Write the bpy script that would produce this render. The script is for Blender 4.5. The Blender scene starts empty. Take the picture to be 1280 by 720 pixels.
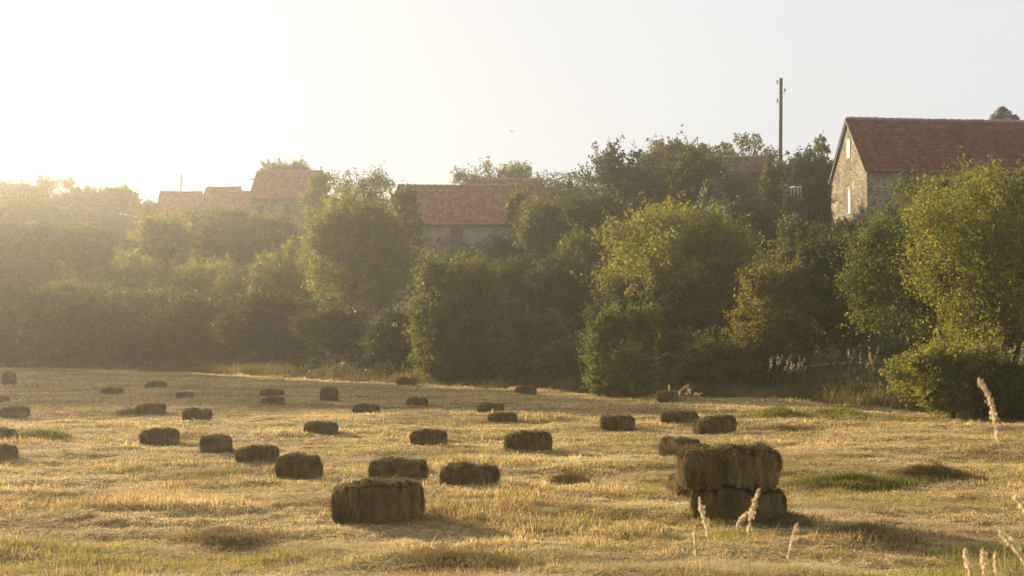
import bpy, math, random
import numpy as np
from mathutils import Vector, Matrix

R = math.radians
sc = bpy.context.scene
col = sc.collection

# ------------------------------------------------------------------ camera, sky, sun, exposure
CAM_H = 1.95
F = 1778.0
HOR = 420.0
cam = bpy.data.cameras.new('camera')
cam.lens = 50; cam.sensor_width = 36; cam.clip_end = 2000; cam.clip_start = 0.05
cam.dof.use_dof = True; cam.dof.focus_distance = 17.0; cam.dof.aperture_fstop = 6.3
camo = bpy.data.objects.new('camera', cam); col.objects.link(camo)
camo.location = (0, 0, CAM_H)
camo.rotation_euler = (R(90) + math.atan((HOR-360)/F), 0, 0)
sc.camera = camo

SUN_AZ = 41.0      # degrees to the left of the view direction
SUN_EL = 14.5
w = bpy.data.worlds.new('World'); sc.world = w; w.use_nodes = True
nt = w.node_tree; nt.nodes.clear()
out = nt.nodes.new('ShaderNodeOutputWorld'); bg = nt.nodes.new('ShaderNodeBackground')
sky = nt.nodes.new('ShaderNodeTexSky'); sky.sky_type = 'NISHITA'; sky.sun_disc = False
sky.sun_elevation = R(SUN_EL); sky.sun_rotation = R(-SUN_AZ)
sky.air_density = 1.0; sky.dust_density = 4.0; sky.ozone_density = 1.0
mixw = nt.nodes.new('ShaderNodeMix'); mixw.data_type = 'RGBA'
mixw.inputs[0].default_value = 0.95
mixw.inputs[7].default_value = (3.30, 3.34, 3.42, 1)      # milky high haze
nt.links.new(sky.outputs[0], mixw.inputs[6])
nt.links.new(mixw.outputs[2], bg.inputs[0])
bg.inputs[1].default_value = 0.08
nt.links.new(bg.outputs[0], out.inputs[0])

sl = bpy.data.lights.new('sun', 'SUN'); sl.energy = 5.0; sl.angle = R(0.6); sl.color = (1.0, 0.82, 0.57)
so = bpy.data.objects.new('sun', sl); col.objects.link(so)
sd = Vector((-math.sin(R(SUN_AZ))*math.cos(R(SUN_EL)), math.cos(R(SUN_AZ))*math.cos(R(SUN_EL)), math.sin(R(SUN_EL))))
so.rotation_euler = sd.to_track_quat('Z', 'Y').to_euler()

sc.view_settings.view_transform = 'Standard'; sc.view_settings.look = 'None'
sc.view_settings.gamma = 1; sc.view_settings.use_curve_mapping = False
sc.view_settings.exposure = 1.62
sc.render.engine = 'CYCLES'
cy = sc.cycles
cy.use_denoising = True; cy.denoiser = 'OPENIMAGEDENOISE'
cy.max_bounces = 6; cy.diffuse_bounces = 3; cy.glossy_bounces = 2; cy.transmission_bounces = 4
cy.volume_bounces = 1; cy.transparent_max_bounces = 8
HAZE_DENSITY = 0.00125

# ------------------------------------------------------------------ numeric helpers
def hsh(ix, iy, seed):
    h = (ix.astype(np.int64)*374761393 + iy.astype(np.int64)*668265263 + seed*144665) & 0x7fffffff
    h = (h ^ (h >> 13)) * 1274126177 & 0x7fffffff
    return ((h ^ (h >> 16)) & 0xffff) / 65535.0
def noise(x, y, s, seed=0):
    x = np.asarray(x, float)/s; y = np.asarray(y, float)/s
    ix = np.floor(x); iy = np.floor(y); fx = x-ix; fy = y-iy
    fx = fx*fx*(3-2*fx); fy = fy*fy*(3-2*fy)
    a = hsh(ix, iy, seed); b = hsh(ix+1, iy, seed); c = hsh(ix, iy+1, seed); d = hsh(ix+1, iy+1, seed)
    return (a*(1-fx)+b*fx)*(1-fy) + (c*(1-fx)+d*fx)*fy
def sstep(a, b, v):
    t = np.clip((v-a)/(b-a), 0, 1); return t*t*(3-2*t)
EX = [-400, -60, -44, -34, -24, -12.6, 0, 8.7, 11.9, 20, 40, 400]
EY = [50, 52, 60, 90, 84, 70, 52, 43, 35, 31, 30, 30]
def edge(x): return np.interp(x, EX, EY)
# heaps, ridges and hollows of the field: (x, y, rx, ry, height)
def P(px, py, d): return Vector(((px-640)/F*d, d, CAM_H+(HOR-py)/F*d))
def gd(py): return CAM_H*F/(py-HOR)
def gxy(px, py):
    d = gd(py); return (px-640)/F*d, d
MOUNDS = []
def mound(px, py, wpx, ry, h):
    x, y = gxy(px, py); MOUNDS.append((x, y, wpx/F*y/2, ry, h*.6))
mound(1070, 596, 150, .35, .09); mound(1160, 594, 80, .3, .10); mound(1230, 640, 110, .3, .07)
mound(170, 650, 230, .35, .10); mound(60, 675, 170, .3, -.09); mound(170, 664, 200, .22, -.07); mound(60, 620, 160, .4, .07)
mound(560, 700, 260, .3, .07); mound(330, 640, 120, .25, .05); mound(700, 598, 60, .2, .05)
mound(1040, 522, 140, .8, .14); mound(980, 524, 70, .7, .10); mound(1130, 650, 140, .25, .06)
mound(1080, 680, 110, .2, .07); mound(860, 690, 160, .3, .05); mound(50, 545, 90, .5, .08)
mound(110, 540, 60, .4, .07); mound(760, 640, 130, .3, .05); mound(420, 690, 200, .3, .06)
def shade_hill_f(x, y):  # unseen hill added left of the frame, shaped to shade the far field
    u = -x/np.maximum(y, 20.0)
    return 18.0*sstep(.38, .46, u)*sstep(64, 90, y)*(1-sstep(102, 116, y))
def terrain(x, y, fine=True):
    x = np.asarray(x, float); y = np.asarray(y, float)
    e = edge(x) + (noise(x, y, 3.0, 7)-.5)*1.5
    s = y - e
    s2 = y - np.maximum(e, 46)
    z = 13.5*sstep(0, 76, s2) + .9*sstep(0, 8, s)
    hill = shade_hill_f(x, y)
    z = np.maximum(z, hill + (noise(x, y, 6, 3)-.5)*2.0*sstep(2, 8, hill))
    z = z + sstep(0, 6, s)*(noise(x, y, 4, 5)-.5)*.8
    fw = 1-sstep(0, 4, s)
    und = (noise(x, y, 9, 1)-.5)*.10 + (noise(x, y*1.6, 2.6, 2)-.5)*.07
    z = z + und*fw
    if fine:
        near = fw*(1-sstep(45, 75, np.hypot(x, y)))
        z = z + near*((noise(x*.25+y*.05, y*.9-x*.10, 1.0, 33)-.5)*.11 + (noise(x*.8, y*1.7, .9, 11)-.5)*.07 + (noise(x, y*1.3, .33, 12)-.5)*.055 + (noise(x, y, .13, 13)-.5)*.025)
    for (mx, my, rx, ry, h) in MOUNDS:
        z = z + h*np.exp(-((x-mx)/rx)**2-((y-my)/ry)**2)
    return z
def tz(x, y): return float(terrain(np.array([x]), np.array([y]), False)[0])

# ------------------------------------------------------------------ mesh helpers
def mesh_np(name, V, Fc, mats, face_attr=None, face_mat=None, smooth=False):
    if face_attr is not None:
        nfc = sum(len(f) for f in Fc) if isinstance(Fc, list) else len(Fc)
        if len(face_attr)*2 == nfc: face_attr = np.repeat(face_attr, 2)
    """V (n,3); Fc (m,k) with equal-sized faces, or list of such arrays"""
    me = bpy.data.meshes.new(name)
    V = np.asarray(V, np.float32)
    Fs = Fc if isinstance(Fc, list) else [Fc]
    nl = sum(f.size for f in Fs); nf = sum(len(f) for f in Fs)
    me.vertices.add(len(V)); me.vertices.foreach_set('co', V.ravel())
    me.loops.add(nl); me.polygons.add(nf)
    me.loops.foreach_set('vertex_index', np.concatenate([f.ravel() for f in Fs]).astype(np.int32))
    tot = np.concatenate([np.full(len(f), f.shape[1]) for f in Fs]).astype(np.int32)
    st = np.concatenate([[0], np.cumsum(tot)[:-1]]).astype(np.int32)
    me.polygons.foreach_set('loop_start', st); me.polygons.foreach_set('loop_total', tot)
    if face_mat is not None: me.polygons.foreach_set('material_index', np.asarray(face_mat, np.int32))
    me.polygons.foreach_set('use_smooth', np.full(nf, smooth))
    for m in (mats if isinstance(mats, (list, tuple)) else [mats]): me.materials.append(m)
    me.update(calc_edges=True)
    if face_attr is not None:
        a = me.attributes.new('rnd', 'FLOAT', 'FACE'); a.data.foreach_set('value', np.asarray(face_attr, np.float32))
    return me
def link(name, me, parent=None, loc=(0, 0, 0)):
    o = bpy.data.objects.new(name, me); col.objects.link(o); o.location = loc
    if parent is not None: o.parent = parent
    return o
def tag(o, label=None, cat=None, group=None, kind=None):
    if label: o['label'] = label
    if cat: o['category'] = cat
    if group: o['group'] = group
    if kind: o['kind'] = kind
    return o
def empty(name, loc, rz=0, **k):
    o = bpy.data.objects.new(name, None); col.objects.link(o); o.location = loc; o.rotation_euler = (0, 0, rz)
    o.empty_display_size = .2
    return tag(o, **k)
def copy_tree(o, parent=None):
    c = o.copy(); col.objects.link(c); c.parent = parent
    for ch in list(o.children): copy_tree(ch, c)
    return c
class MB:
    def __init__(s): s.v = []; s.f = []; s.m = []
    def add(s, vs, fs, m=0):
        o = len(s.v); s.v += [tuple(p) for p in vs]; s.f += [tuple(i+o for i in q) for q in fs]; s.m += [m]*len(fs)
    def box(s, a, b, m=0, M=None):
        x0, y0, z0 = a; x1, y1, z1 = b
        vs = [Vector(p) for p in ((x0,y0,z0),(x1,y0,z0),(x1,y1,z0),(x0,y1,z0),(x0,y0,z1),(x1,y0,z1),(x1,y1,z1),(x0,y1,z1))]
        if M is not None: vs = [M @ p for p in vs]
        s.add(vs, [(0,3,2,1),(4,5,6,7),(0,1,5,4),(1,2,6,5),(2,3,7,6),(3,0,4,7)], m)
    def tube(s, pts, rad, n=8, m=0):
        pts = [Vector(p) for p in pts]; rings = []
        for i, p in enumerate(pts):
            t = (pts[min(i+1, len(pts)-1)]-pts[max(i-1, 0)]).normalized()
            u = t.orthogonal().normalized() if i == 0 else (u - t*u.dot(t)).normalized()
            v = t.cross(u); r = rad[i] if hasattr(rad, '__len__') else rad
            rings.append([p+(u*math.cos(2*math.pi*k/n)+v*math.sin(2*math.pi*k/n))*r for k in range(n)])
        fs = [(i*n+k, i*n+(k+1) % n, (i+1)*n+(k+1) % n, (i+1)*n+k) for i in range(len(pts)-1) for k in range(n)]
        fs += [tuple(range(n))[::-1], tuple((len(pts)-1)*n+k for k in range(n))]
        s.add([q for r_ in rings for q in r_], fs, m)
    def build(s, name, mats, parent=None, smooth=False, bevel=0):
        me = bpy.data.meshes.new(name); me.from_pydata(s.v, [], s.f)
        for m in (mats if isinstance(mats, (list, tuple)) else [mats]): me.materials.append(m)
        me.polygons.foreach_set('material_index', s.m)
        if smooth: me.polygons.foreach_set('use_smooth', [True]*len(s.f))
        me.update()
        o = link(name, me, parent)
        if bevel:
            b = o.modifiers.new('bevel', 'BEVEL'); b.width = bevel; b.segments = 2; b.limit_method = 'ANGLE'
        return o

# ------------------------------------------------------------------ materials
def mat(name):
    m = bpy.data.materials.new(name); m.use_nodes = True; m.node_tree.nodes.clear()
    o = m.node_tree.nodes.new('ShaderNodeOutputMaterial'); return m, m.node_tree, o
def N(t, kind, **k):
    n = t.nodes.new(kind)
    for a, b in k.items(): setattr(n, a, b)
    return n
def ramp(t, src, stops):
    r = N(t, 'ShaderNodeValToRGB'); cr = r.color_ramp
    while len(cr.elements) < len(stops): cr.elements.new(.5)
    for e, (p, c) in zip(cr.elements, stops): e.position = p; e.color = (*c, 1)
    t.links.new(src, r.inputs[0]); return r.outputs[0]
def leaf_mat(name, stops, trans=.45, gloss=.08, big=2.0, tcol=(1.5, 1.35, .5)):
    """colour varies leaf by leaf (face attribute) and branch by branch (noise)"""
    m, t, o = mat(name)
    at = N(t, 'ShaderNodeAttribute', attribute_name='rnd')
    tc = N(t, 'ShaderNodeTexCoord'); no = N(t, 'ShaderNodeTexNoise'); no.inputs['Scale'].default_value = big; no.inputs['Detail'].default_value = 3
    t.links.new(tc.outputs['Object'], no.inputs['Vector'])
    ma = N(t, 'ShaderNodeMath', operation='MULTIPLY_ADD'); ma.inputs[1].default_value = .55
    t.links.new(at.outputs['Fac'], ma.inputs[0])
    mb = N(t, 'ShaderNodeMath', operation='MULTIPLY_ADD'); mb.inputs[1].default_value = 1.4; mb.inputs[2].default_value = -.45
    t.links.new(no.outputs[0], mb.inputs[0]); t.links.new(mb.outputs[0], ma.inputs[2])
    c = ramp(t, ma.outputs[0], stops)
    df = N(t, 'ShaderNodeBsdfPrincipled'); df.inputs['Roughness'].default_value = .85 if gloss < .05 else .6
    df.inputs['Specular IOR Level'].default_value = gloss
    tr = N(t, 'ShaderNodeBsdfTranslucent')
    mu = N(t, 'ShaderNodeMix', data_type='RGBA', blend_type='MULTIPLY'); mu.inputs[0].default_value = 1; mu.inputs[7].default_value = (*tcol, 1)
    t.links.new(c, mu.inputs[6]); t.links.new(mu.outputs[2], tr.inputs[0]); t.links.new(c, df.inputs['Base Color'])
    mx = N(t, 'ShaderNodeMixShader'); mx.inputs[0].default_value = trans
    t.links.new(df.outputs[0], mx.inputs[1]); t.links.new(tr.outputs[0], mx.inputs[2]); t.links.new(mx.outputs[0], o.inputs[0])
    return m
LEAF = {
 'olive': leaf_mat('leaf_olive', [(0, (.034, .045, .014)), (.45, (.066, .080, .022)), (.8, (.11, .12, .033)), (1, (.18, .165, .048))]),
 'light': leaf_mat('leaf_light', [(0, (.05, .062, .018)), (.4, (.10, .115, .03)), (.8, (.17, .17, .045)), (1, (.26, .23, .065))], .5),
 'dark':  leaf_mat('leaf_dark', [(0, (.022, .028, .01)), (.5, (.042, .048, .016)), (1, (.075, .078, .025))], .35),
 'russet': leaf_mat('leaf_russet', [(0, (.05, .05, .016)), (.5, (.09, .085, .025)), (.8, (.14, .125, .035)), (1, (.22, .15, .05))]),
}
STRAW_STOPS = [(0, (.16, .115, .05)), (.25, (.27, .20, .085)), (.5, (.42, .32, .145)), (.75, (.58, .46, .24)), (1, (.78, .68, .44))]
M_STRAW = leaf_mat('straw_blades', STRAW_STOPS, .42, .2, .35, (1.15, 1.05, .8))
M_GREEN = leaf_mat('green_blades', [(0, (.07, .075, .02)), (.4, (.16, .16, .04)), (.75, (.30, .26, .08)), (1, (.5, .38, .15))], .45, .2, .5, (1.3, 1.2, .6))
M_DRY = leaf_mat('dry_grass', [(0, (.05, .055, .02)), (.4, (.10, .095, .035)), (.8, (.24, .19, .08)), (1, (.42, .34, .17))], .45, .2, .6, (1.3, 1.1, .7))
M_HAY = leaf_mat('hay_strands', [(0, (.055, .043, .018)), (.35, (.13, .10, .042)), (.75, (.24, .185, .085)), (1, (.38, .30, .15))], .25, .01, 3.0, (1.2, 1.05, .7))

def m_ground():
    m, t, o = mat('field_ground')
    tc = N(t, 'ShaderNodeTexCoord')
    at = N(t, 'ShaderNodeAttribute', attribute_name='wild')
    def noi(s, d=4):
        n = N(t, 'ShaderNodeTexNoise'); n.inputs['Scale'].default_value = s; n.inputs['Detail'].default_value = d
        t.links.new(tc.outputs['Object'], n.inputs['Vector']); return n.outputs[0]
    a = noi(9, 8)
    c1 = ramp(t, a, [(.3, (.10, .07, .035)), (.45, (.20, .14, .065)), (.6, (.34, .25, .12)), (.75, (.50, .40, .22))])
    b = noi(.55, 5)
    c2 = ramp(t, noi(14, 6), [(.3, (.10, .085, .03)), (.55, (.22, .18, .065)), (.75, (.36, .29, .12))])
    fb = ramp(t, b, [(.45, (0, 0, 0)), (.62, (1, 1, 1))])
    mx = N(t, 'ShaderNodeMix', data_type='RGBA'); t.links.new(fb, mx.inputs[0]); t.links.new(c1, mx.inputs[6]); t.links.new(c2, mx.inputs[7])
    mp = N(t, 'ShaderNodeMapping'); mp.inputs['Scale'].default_value = (.12, .75, 1); mp.inputs['Rotation'].default_value = (0, 0, .10)
    t.links.new(tc.outputs['Object'], mp.inputs[0]); nr_ = N(t, 'ShaderNodeTexNoise'); nr_.inputs['Scale'].default_value = 1; nr_.inputs['Detail'].default_value = 4
    t.links.new(mp.outputs[0], nr_.inputs['Vector'])
    rc = ramp(t, nr_.outputs[0], [(.35, (.62, .60, .56)), (.52, (1, 1, 1)), (.68, (1.28, 1.25, 1.2))])
    mm = N(t, 'ShaderNodeMix', data_type='RGBA', blend_type='MULTIPLY'); mm.inputs[0].default_value = 1
    t.links.new(mx.outputs[2], mm.inputs[6]); t.links.new(rc, mm.inputs[7]); mx = mm
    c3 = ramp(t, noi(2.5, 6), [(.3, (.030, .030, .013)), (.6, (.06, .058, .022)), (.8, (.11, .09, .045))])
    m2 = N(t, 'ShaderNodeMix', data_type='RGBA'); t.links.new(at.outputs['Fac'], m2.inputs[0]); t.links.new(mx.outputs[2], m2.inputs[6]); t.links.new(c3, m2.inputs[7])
    p = N(t, 'ShaderNodeBsdfPrincipled'); p.inputs['Roughness'].default_value = .95; p.inputs['Specular IOR Level'].default_value = .1
    t.links.new(m2.outputs[2], p.inputs['Base Color'])
    bp = N(t, 'ShaderNodeBump'); bp.inputs['Strength'].default_value = .8; bp.inputs['Distance'].default_value = .05
    t.links.new(noi(22, 6), bp.inputs['Height']); t.links.new(bp.outputs[0], p.inputs['Normal'])
    t.links.new(p.outputs[0], o.inputs[0]); return m
def m_simple(name, c1, c2, scale=6, rough=.9, bump=.3, detail=5):
    m, t, o = mat(name); tc = N(t, 'ShaderNodeTexCoord')
    n = N(t, 'ShaderNodeTexNoise'); n.inputs['Scale'].default_value = scale; n.inputs['Detail'].default_value = detail
    t.links.new(tc.outputs['Object'], n.inputs['Vector'])
    c = ramp(t, n.outputs[0], [(.3, c1), (.7, c2)])
    p = N(t, 'ShaderNodeBsdfPrincipled'); p.inputs['Roughness'].default_value = rough; p.inputs['Specular IOR Level'].default_value = .2
    t.links.new(c, p.inputs['Base Color'])
    b = N(t, 'ShaderNodeBump'); b.inputs['Strength'].default_value = bump; b.inputs['Distance'].default_value = .03
    t.links.new(n.outputs[0], b.inputs['Height']); t.links.new(b.outputs[0], p.inputs['Normal'])
    t.links.new(p.outputs[0], o.inputs[0]); return m
def m_stone(name, dark, mid, light, mortar, scale=3.2, squash=1.7):
    m, t, o = mat(name); tc = N(t, 'ShaderNodeTexCoord')
    mp = N(t, 'ShaderNodeMapping'); mp.inputs['Scale'].default_value = (1, 1, squash)
    nz = N(t, 'ShaderNodeTexNoise'); nz.inputs['Scale'].default_value = 2.5
    t.links.new(tc.outputs['Object'], nz.inputs['Vector'])
    va = N(t, 'ShaderNodeVectorMath', operation='MULTIPLY_ADD'); va.inputs[1].default_value = (.15, .15, .15)
    t.links.new(nz.outputs['Color'], va.inputs[0]); t.links.new(tc.outputs['Object'], va.inputs[2]); t.links.new(va.outputs[0], mp.inputs[0])
    v1 = N(t, 'ShaderNodeTexVoronoi', feature='F1'); v1.inputs['Scale'].default_value = scale
    v2 = N(t, 'ShaderNodeTexVoronoi', feature='DISTANCE_TO_EDGE'); v2.inputs['Scale'].default_value = scale
    t.links.new(mp.outputs[0], v1.inputs['Vector']); t.links.new(mp.outputs[0], v2.inputs['Vector'])
    sp = N(t, 'ShaderNodeSeparateColor'); t.links.new(v1.outputs['Color'], sp.inputs[0])
    c = ramp(t, sp.outputs[0], [(0, dark), (.5, mid), (1, light)])
    e = ramp(t, v2.outputs[0], [(.02, (0, 0, 0)), (.09, (1, 1, 1))])
    n2 = N(t, 'ShaderNodeTexNoise'); n2.inputs['Scale'].default_value = .8; n2.inputs['Detail'].default_value = 6
    t.links.new(tc.outputs['Object'], n2.inputs['Vector'])
    st = ramp(t, n2.outputs[0], [(.35, (.6, .58, .55)), (.65, (1.1, 1.08, 1.02))])
    mx = N(t, 'ShaderNodeMix', data_type='RGBA'); mx.inputs[6].default_value = (*mortar, 1)
    t.links.new(e, mx.inputs[0]); t.links.new(c, mx.inputs[7])
    mu = N(t, 'ShaderNodeMix', data_type='RGBA', blend_type='MULTIPLY'); mu.inputs[0].default_value = 1
    t.links.new(mx.outputs[2], mu.inputs[6]); t.links.new(st, mu.inputs[7])
    p = N(t, 'ShaderNodeBsdfPrincipled'); p.inputs['Roughness'].default_value = 1; p.inputs['Specular IOR Level'].default_value = .02
    t.links.new(mu.outputs[2], p.inputs['Base Color'])
    b = N(t, 'ShaderNodeBump'); b.inputs['Strength'].default_value = .9; b.inputs['Distance'].default_value = .06
    t.links.new(e, b.inputs['Height']); t.links.new(b.outputs[0], p.inputs['Normal'])
    t.links.new(p.outputs[0], o.inputs[0]); return m
def m_tile(name, c0, c1, c2):
    """roof tiles: colour varies tile by tile (face attribute) with lichen patches"""
    m, t, o = mat(name); at = N(t, 'ShaderNodeAttribute', attribute_name='rnd')
    c = ramp(t, at.outputs['Fac'], [(0, c0), (.5, c1), (1, c2)])
    tc = N(t, 'ShaderNodeTexCoord'); n = N(t, 'ShaderNodeTexNoise'); n.inputs['Scale'].default_value = 1.3; n.inputs['Detail'].default_value = 7
    t.links.new(tc.outputs['Object'], n.inputs['Vector'])
    f = ramp(t, n.outputs[0], [(.5, (0, 0, 0)), (.75, (.5, .5, .5))])
    mx = N(t, 'ShaderNodeMix', data_type='RGBA'); mx.inputs[7].default_value = (.12, .075, .05, 1)
    t.links.new(f, mx.inputs[0]); t.links.new(c, mx.inputs[6])
    p = N(t, 'ShaderNodeBsdfPrincipled'); p.inputs['Roughness'].default_value = .9; p.inputs['Specular IOR Level'].default_value = .15
    t.links.new(mx.outputs[2], p.inputs['Base Color']); t.links.new(p.outputs[0], o.inputs[0]); return m
M_BARK = m_simple('bark', (.05, .038, .025), (.13, .10, .07), 9, .95, .8)
M_WOOD = m_simple('weathered_wood', (.10, .08, .055), (.20, .165, .12), 12, .9, .4)
M_POLE = m_simple('tarred_pole', (.035, .03, .024), (.08, .065, .05), 8, .9, .2)
M_STONE = m_stone('rubble_stone', (.20, .165, .12), (.33, .28, .20), (.44, .39, .31), (.14, .125, .10), 5.5, 1.6)
M_STONE2 = m_stone('grey_stone', (.14, .13, .115), (.22, .205, .175), (.32, .30, .26), (.10, .09, .08), 2.6)
M_STONE3 = m_stone('mossy_stone', (.045, .045, .03), (.07, .068, .05), (.10, .097, .075), (.03, .03, .02), 3.6)
M_STONE4 = m_stone('ruin_stone', (.10, .09, .075), (.15, .14, .12), (.21, .20, .17), (.07, .065, .055), 5.5)
M_STEM = m_simple('dry_stem', (.30, .24, .12), (.42, .34, .18), 20, .8, 0)
M_REED = m_simple('reed_stem', (.07, .06, .025), (.13, .11, .05), 12, .9, 0)
M_PLASTER = m_simple('old_plaster', (.20, .19, .15), (.30, .285, .23), 1.6, .95, .2)
M_LIMEWASH = m_simple('shutter_paint', (.55, .50, .38), (.72, .66, .52), 4, .8, .1)
M_DARKIN = m_simple('dark_opening', (.02, .018, .015), (.035, .03, .025), 3, .9, .1)
M_TILE = m_tile('clay_tiles', (.065, .020, .015), (.10, .029, .021), (.15, .052, .037))
M_TILE2 = m_tile('weathered_orange_tiles', (.14, .066, .043), (.20, .095, .06), (.28, .145, .095))
M_TILE3 = m_tile('brown_tiles', (.07, .042, .030), (.11, .065, .045), (.16, .10, .07))
M_MORTAR = m_simple('ridge_mortar', (.20, .13, .10), (.32, .22, .17), 8, .95, .3)
M_TWINE = m_simple('twine', (.09, .07, .035), (.15, .12, .06), 30, .9, .1)
M_CERAMIC = m_simple('insulator', (.12, .10, .09), (.2, .18, .16), 5, .4, .0)
M_WHITE = m_simple('white_plastic', (.62, .60, .56), (.75, .73, .70), 5, .5, .0)
M_FEATHER = m_simple('feathers', (.03, .028, .025), (.06, .055, .05), 20, .8, .1)

# ------------------------------------------------------------------ ground: one sheet, polar grid round the viewpoint
ang = np.concatenate([np.linspace(-180, -32, 38)[:-1], np.linspace(-32, -21.5, 40)[:-1], np.linspace(-21.5, 21.5, 620), np.linspace(21.5, 32, 40)[1:], np.linspace(32, 180, 38)[1:]])
rad = [0.4, 2, 4, 6, 8, 9]
while rad[-1] < 60: rad.append(rad[-1]*1.0052)
while rad[-1] < 300: rad.append(rad[-1]*1.022)
rad = np.array(rad)
A, Rr = np.meshgrid(np.radians(ang), rad)
GX = Rr*np.sin(A); GY = Rr*np.cos(A); GZ = terrain(GX, GY)
V = np.stack([GX.ravel(), GY.ravel(), GZ.ravel()], 1)
na = len(ang); nr = len(rad)
i, j = np.meshgrid(np.arange(nr-1), np.arange(na-1), indexing='ij')
q = (i*na+j).ravel()
Fq = np.stack([q, q+1, q+na+1, q+na], 1)[:, ::-1]
cidx = len(V); V = np.vstack([V, [[0, 0, float(terrain(np.array([0.]), np.array([0.]))[0])]]])
tri = np.stack([np.arange(na-1), np.full(na-1, cidx), np.arange(1, na)], 1)[:, ::-1]
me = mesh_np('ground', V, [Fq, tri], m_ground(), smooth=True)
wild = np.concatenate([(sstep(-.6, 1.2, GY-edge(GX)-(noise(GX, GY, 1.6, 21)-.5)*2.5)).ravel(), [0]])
wild = np.maximum(wild, np.concatenate([sstep(.5, 2.5, shade_hill_f(GX, GY)).ravel(), [0]]))
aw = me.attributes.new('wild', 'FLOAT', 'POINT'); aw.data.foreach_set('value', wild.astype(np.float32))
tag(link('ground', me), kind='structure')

# ------------------------------------------------------------------ blades and leaves
rng = np.random.default_rng(5)
def unit(n, r=rng):
    v = r.normal(size=(n, 3)); return v/np.linalg.norm(v, axis=1)[:, None]
def leaf_quads(C, size, wr=.62, up=0.0, r=rng):
    n = len(C); a = unit(n, r)
    if up: a[:, 2] += up; a /= np.linalg.norm(a, axis=1)[:, None]
    b = np.cross(a, unit(n, r)); b /= np.linalg.norm(b, axis=1)[:, None]+1e-9
    s = (size*r.uniform(.7, 1.2, n))[:, None]
    V = np.stack([C-a*s/2, C+b*s*wr/2, C+a*s/2, C-b*s*wr/2], 1).reshape(-1, 3)
    return V, np.arange(4*n).reshape(n, 4)
def strips(B, M, T, S):
    n = len(B)
    V = np.stack([B-S, B+S, M+S*.85, M-S*.85, T+S*.15, T-S*.15], 1).reshape(-1, 3)
    o = (np.arange(n)*6)[:, None]
    return V, np.concatenate([o+[[0, 1, 2, 3]], o+[[3, 2, 4, 5]]], 1).reshape(-1, 4)
def blades(X, Y, Z, h, wd, lean, r=rng, dirn=None, bend=.5, flat=False):
    """tapering two-segment blades: 5 verts -> one quad and one triangle, as quads+tri"""
    n = len(X); th = r.uniform(0, 2*np.pi, n) if dirn is None else dirn
    L = np.stack([np.cos(th), np.sin(th), np.zeros(n)], 1)
    ph = th + r.uniform(.6, 2.5, n); S = np.stack([np.cos(ph), np.sin(ph), np.zeros(n)], 1)
    B = np.stack([X, Y, Z-.01], 1)
    up = np.zeros((n, 3)); up[:, 2] = 1
    ln = np.asarray(lean)[:, None] if hasattr(lean, '__len__') else lean
    h = np.asarray(h)[:, None]*np.ones((n, 1)); wd = np.asarray(wd)[:, None] if hasattr(wd, '__len__') else wd
    if flat: L[:, 2] += (1-ln[:, 0])*2.5-.06
    d1 = L if flat else up*(1-ln*.5)+L*ln*.6; d2 = L+up*.04 if flat else up*(1-ln*(1+.5*bend))+L*ln*(1+bend)
    d1 = d1/np.linalg.norm(d1, axis=1)[:, None]; d2 = d2/ np.linalg.norm(d2, axis=1)[:, None]
    Mi = B+d1*h*.55; T = Mi+d2*h*.45
    return strips(B, Mi, T, S*wd*.5)
def in_fan(n, r0, r1, r=rng, amax=21.5, p=1.0):
    u = r.uniform(0, 1, n)
    rr = r0*(r1/r0)**(u**p); a = np.radians(r.uniform(-amax, amax, n))
    return rr*np.sin(a), rr*np.cos(a)

# stubble over the whole field, density falling with distance from the near edge
VV = []; FF = []; AT = []; off = 0
def push(V, Fc, at):
    global off
    VV.append(V); FF.append(Fc+off); AT.append(np.repeat(at, 2)); off += len(V)
X, Y = in_fan(760000, 9.5, 95)
keep = (Y < edge(X)+.5); X = X[keep]; Y = Y[keep]
dd = np.hypot(X, Y); n = len(X)
tuft = noise(X, Y*1.5, 1.1, 31)*.6+noise(X, Y*1.5, .35, 32)*.4
rows = noise(X*.25+Y*.05, Y*.9-X*.10, 1.0, 33)
hh = (.03+.095*sstep(.5, .85, tuft)*sstep(.3, .7, rows))*rng.uniform(.5, 1.35, n)*(1+dd/120)
wd = np.maximum(.005, dd*.00055)*rng.uniform(.5, 1.5, n)
Z = terrain(X, Y)
V, Fc = blades(X, Y, Z, hh, wd, rng.uniform(.15, .95, n))
push(V, Fc, np.clip(rng.beta(1.3, 1.3, n)+.25*(.5-rows)-.05, 0, 1))
# loose cut straws lying on the stubble
X, Y = in_fan(300000, 9.5, 80)
lit = noise(X, Y*1.9, .8, 41)*.45+noise(X*.25+Y*.05, Y*.9-X*.10, .8, 42)*.55
keep = (Y < edge(X)) & (rng.uniform(0, 1, len(X)) < sstep(.38, .66, lit)+.08); X = X[keep]; Y = Y[keep]
n = len(X); dd = np.hypot(X, Y)
V, Fc = blades(X, Y, terrain(X, Y)+rng.uniform(.01, .05, n), rng.uniform(.08, .30, n)*(1+dd/80), np.maximum(.005, dd*.00055)*rng.uniform(.6, 1.4, n), rng.uniform(.93, 1.0, n), flat=True)
push(V, Fc, np.clip(rng.beta(2.2, 1.2, n)*1.1, 0, 1))
me = mesh_np('stubble', np.concatenate(VV), np.concatenate(FF), M_STRAW, np.concatenate(AT))
tag(link('stubble', me), 'short golden stubble and loose cut straw covering the field', 'stubble', kind='stuff')

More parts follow.
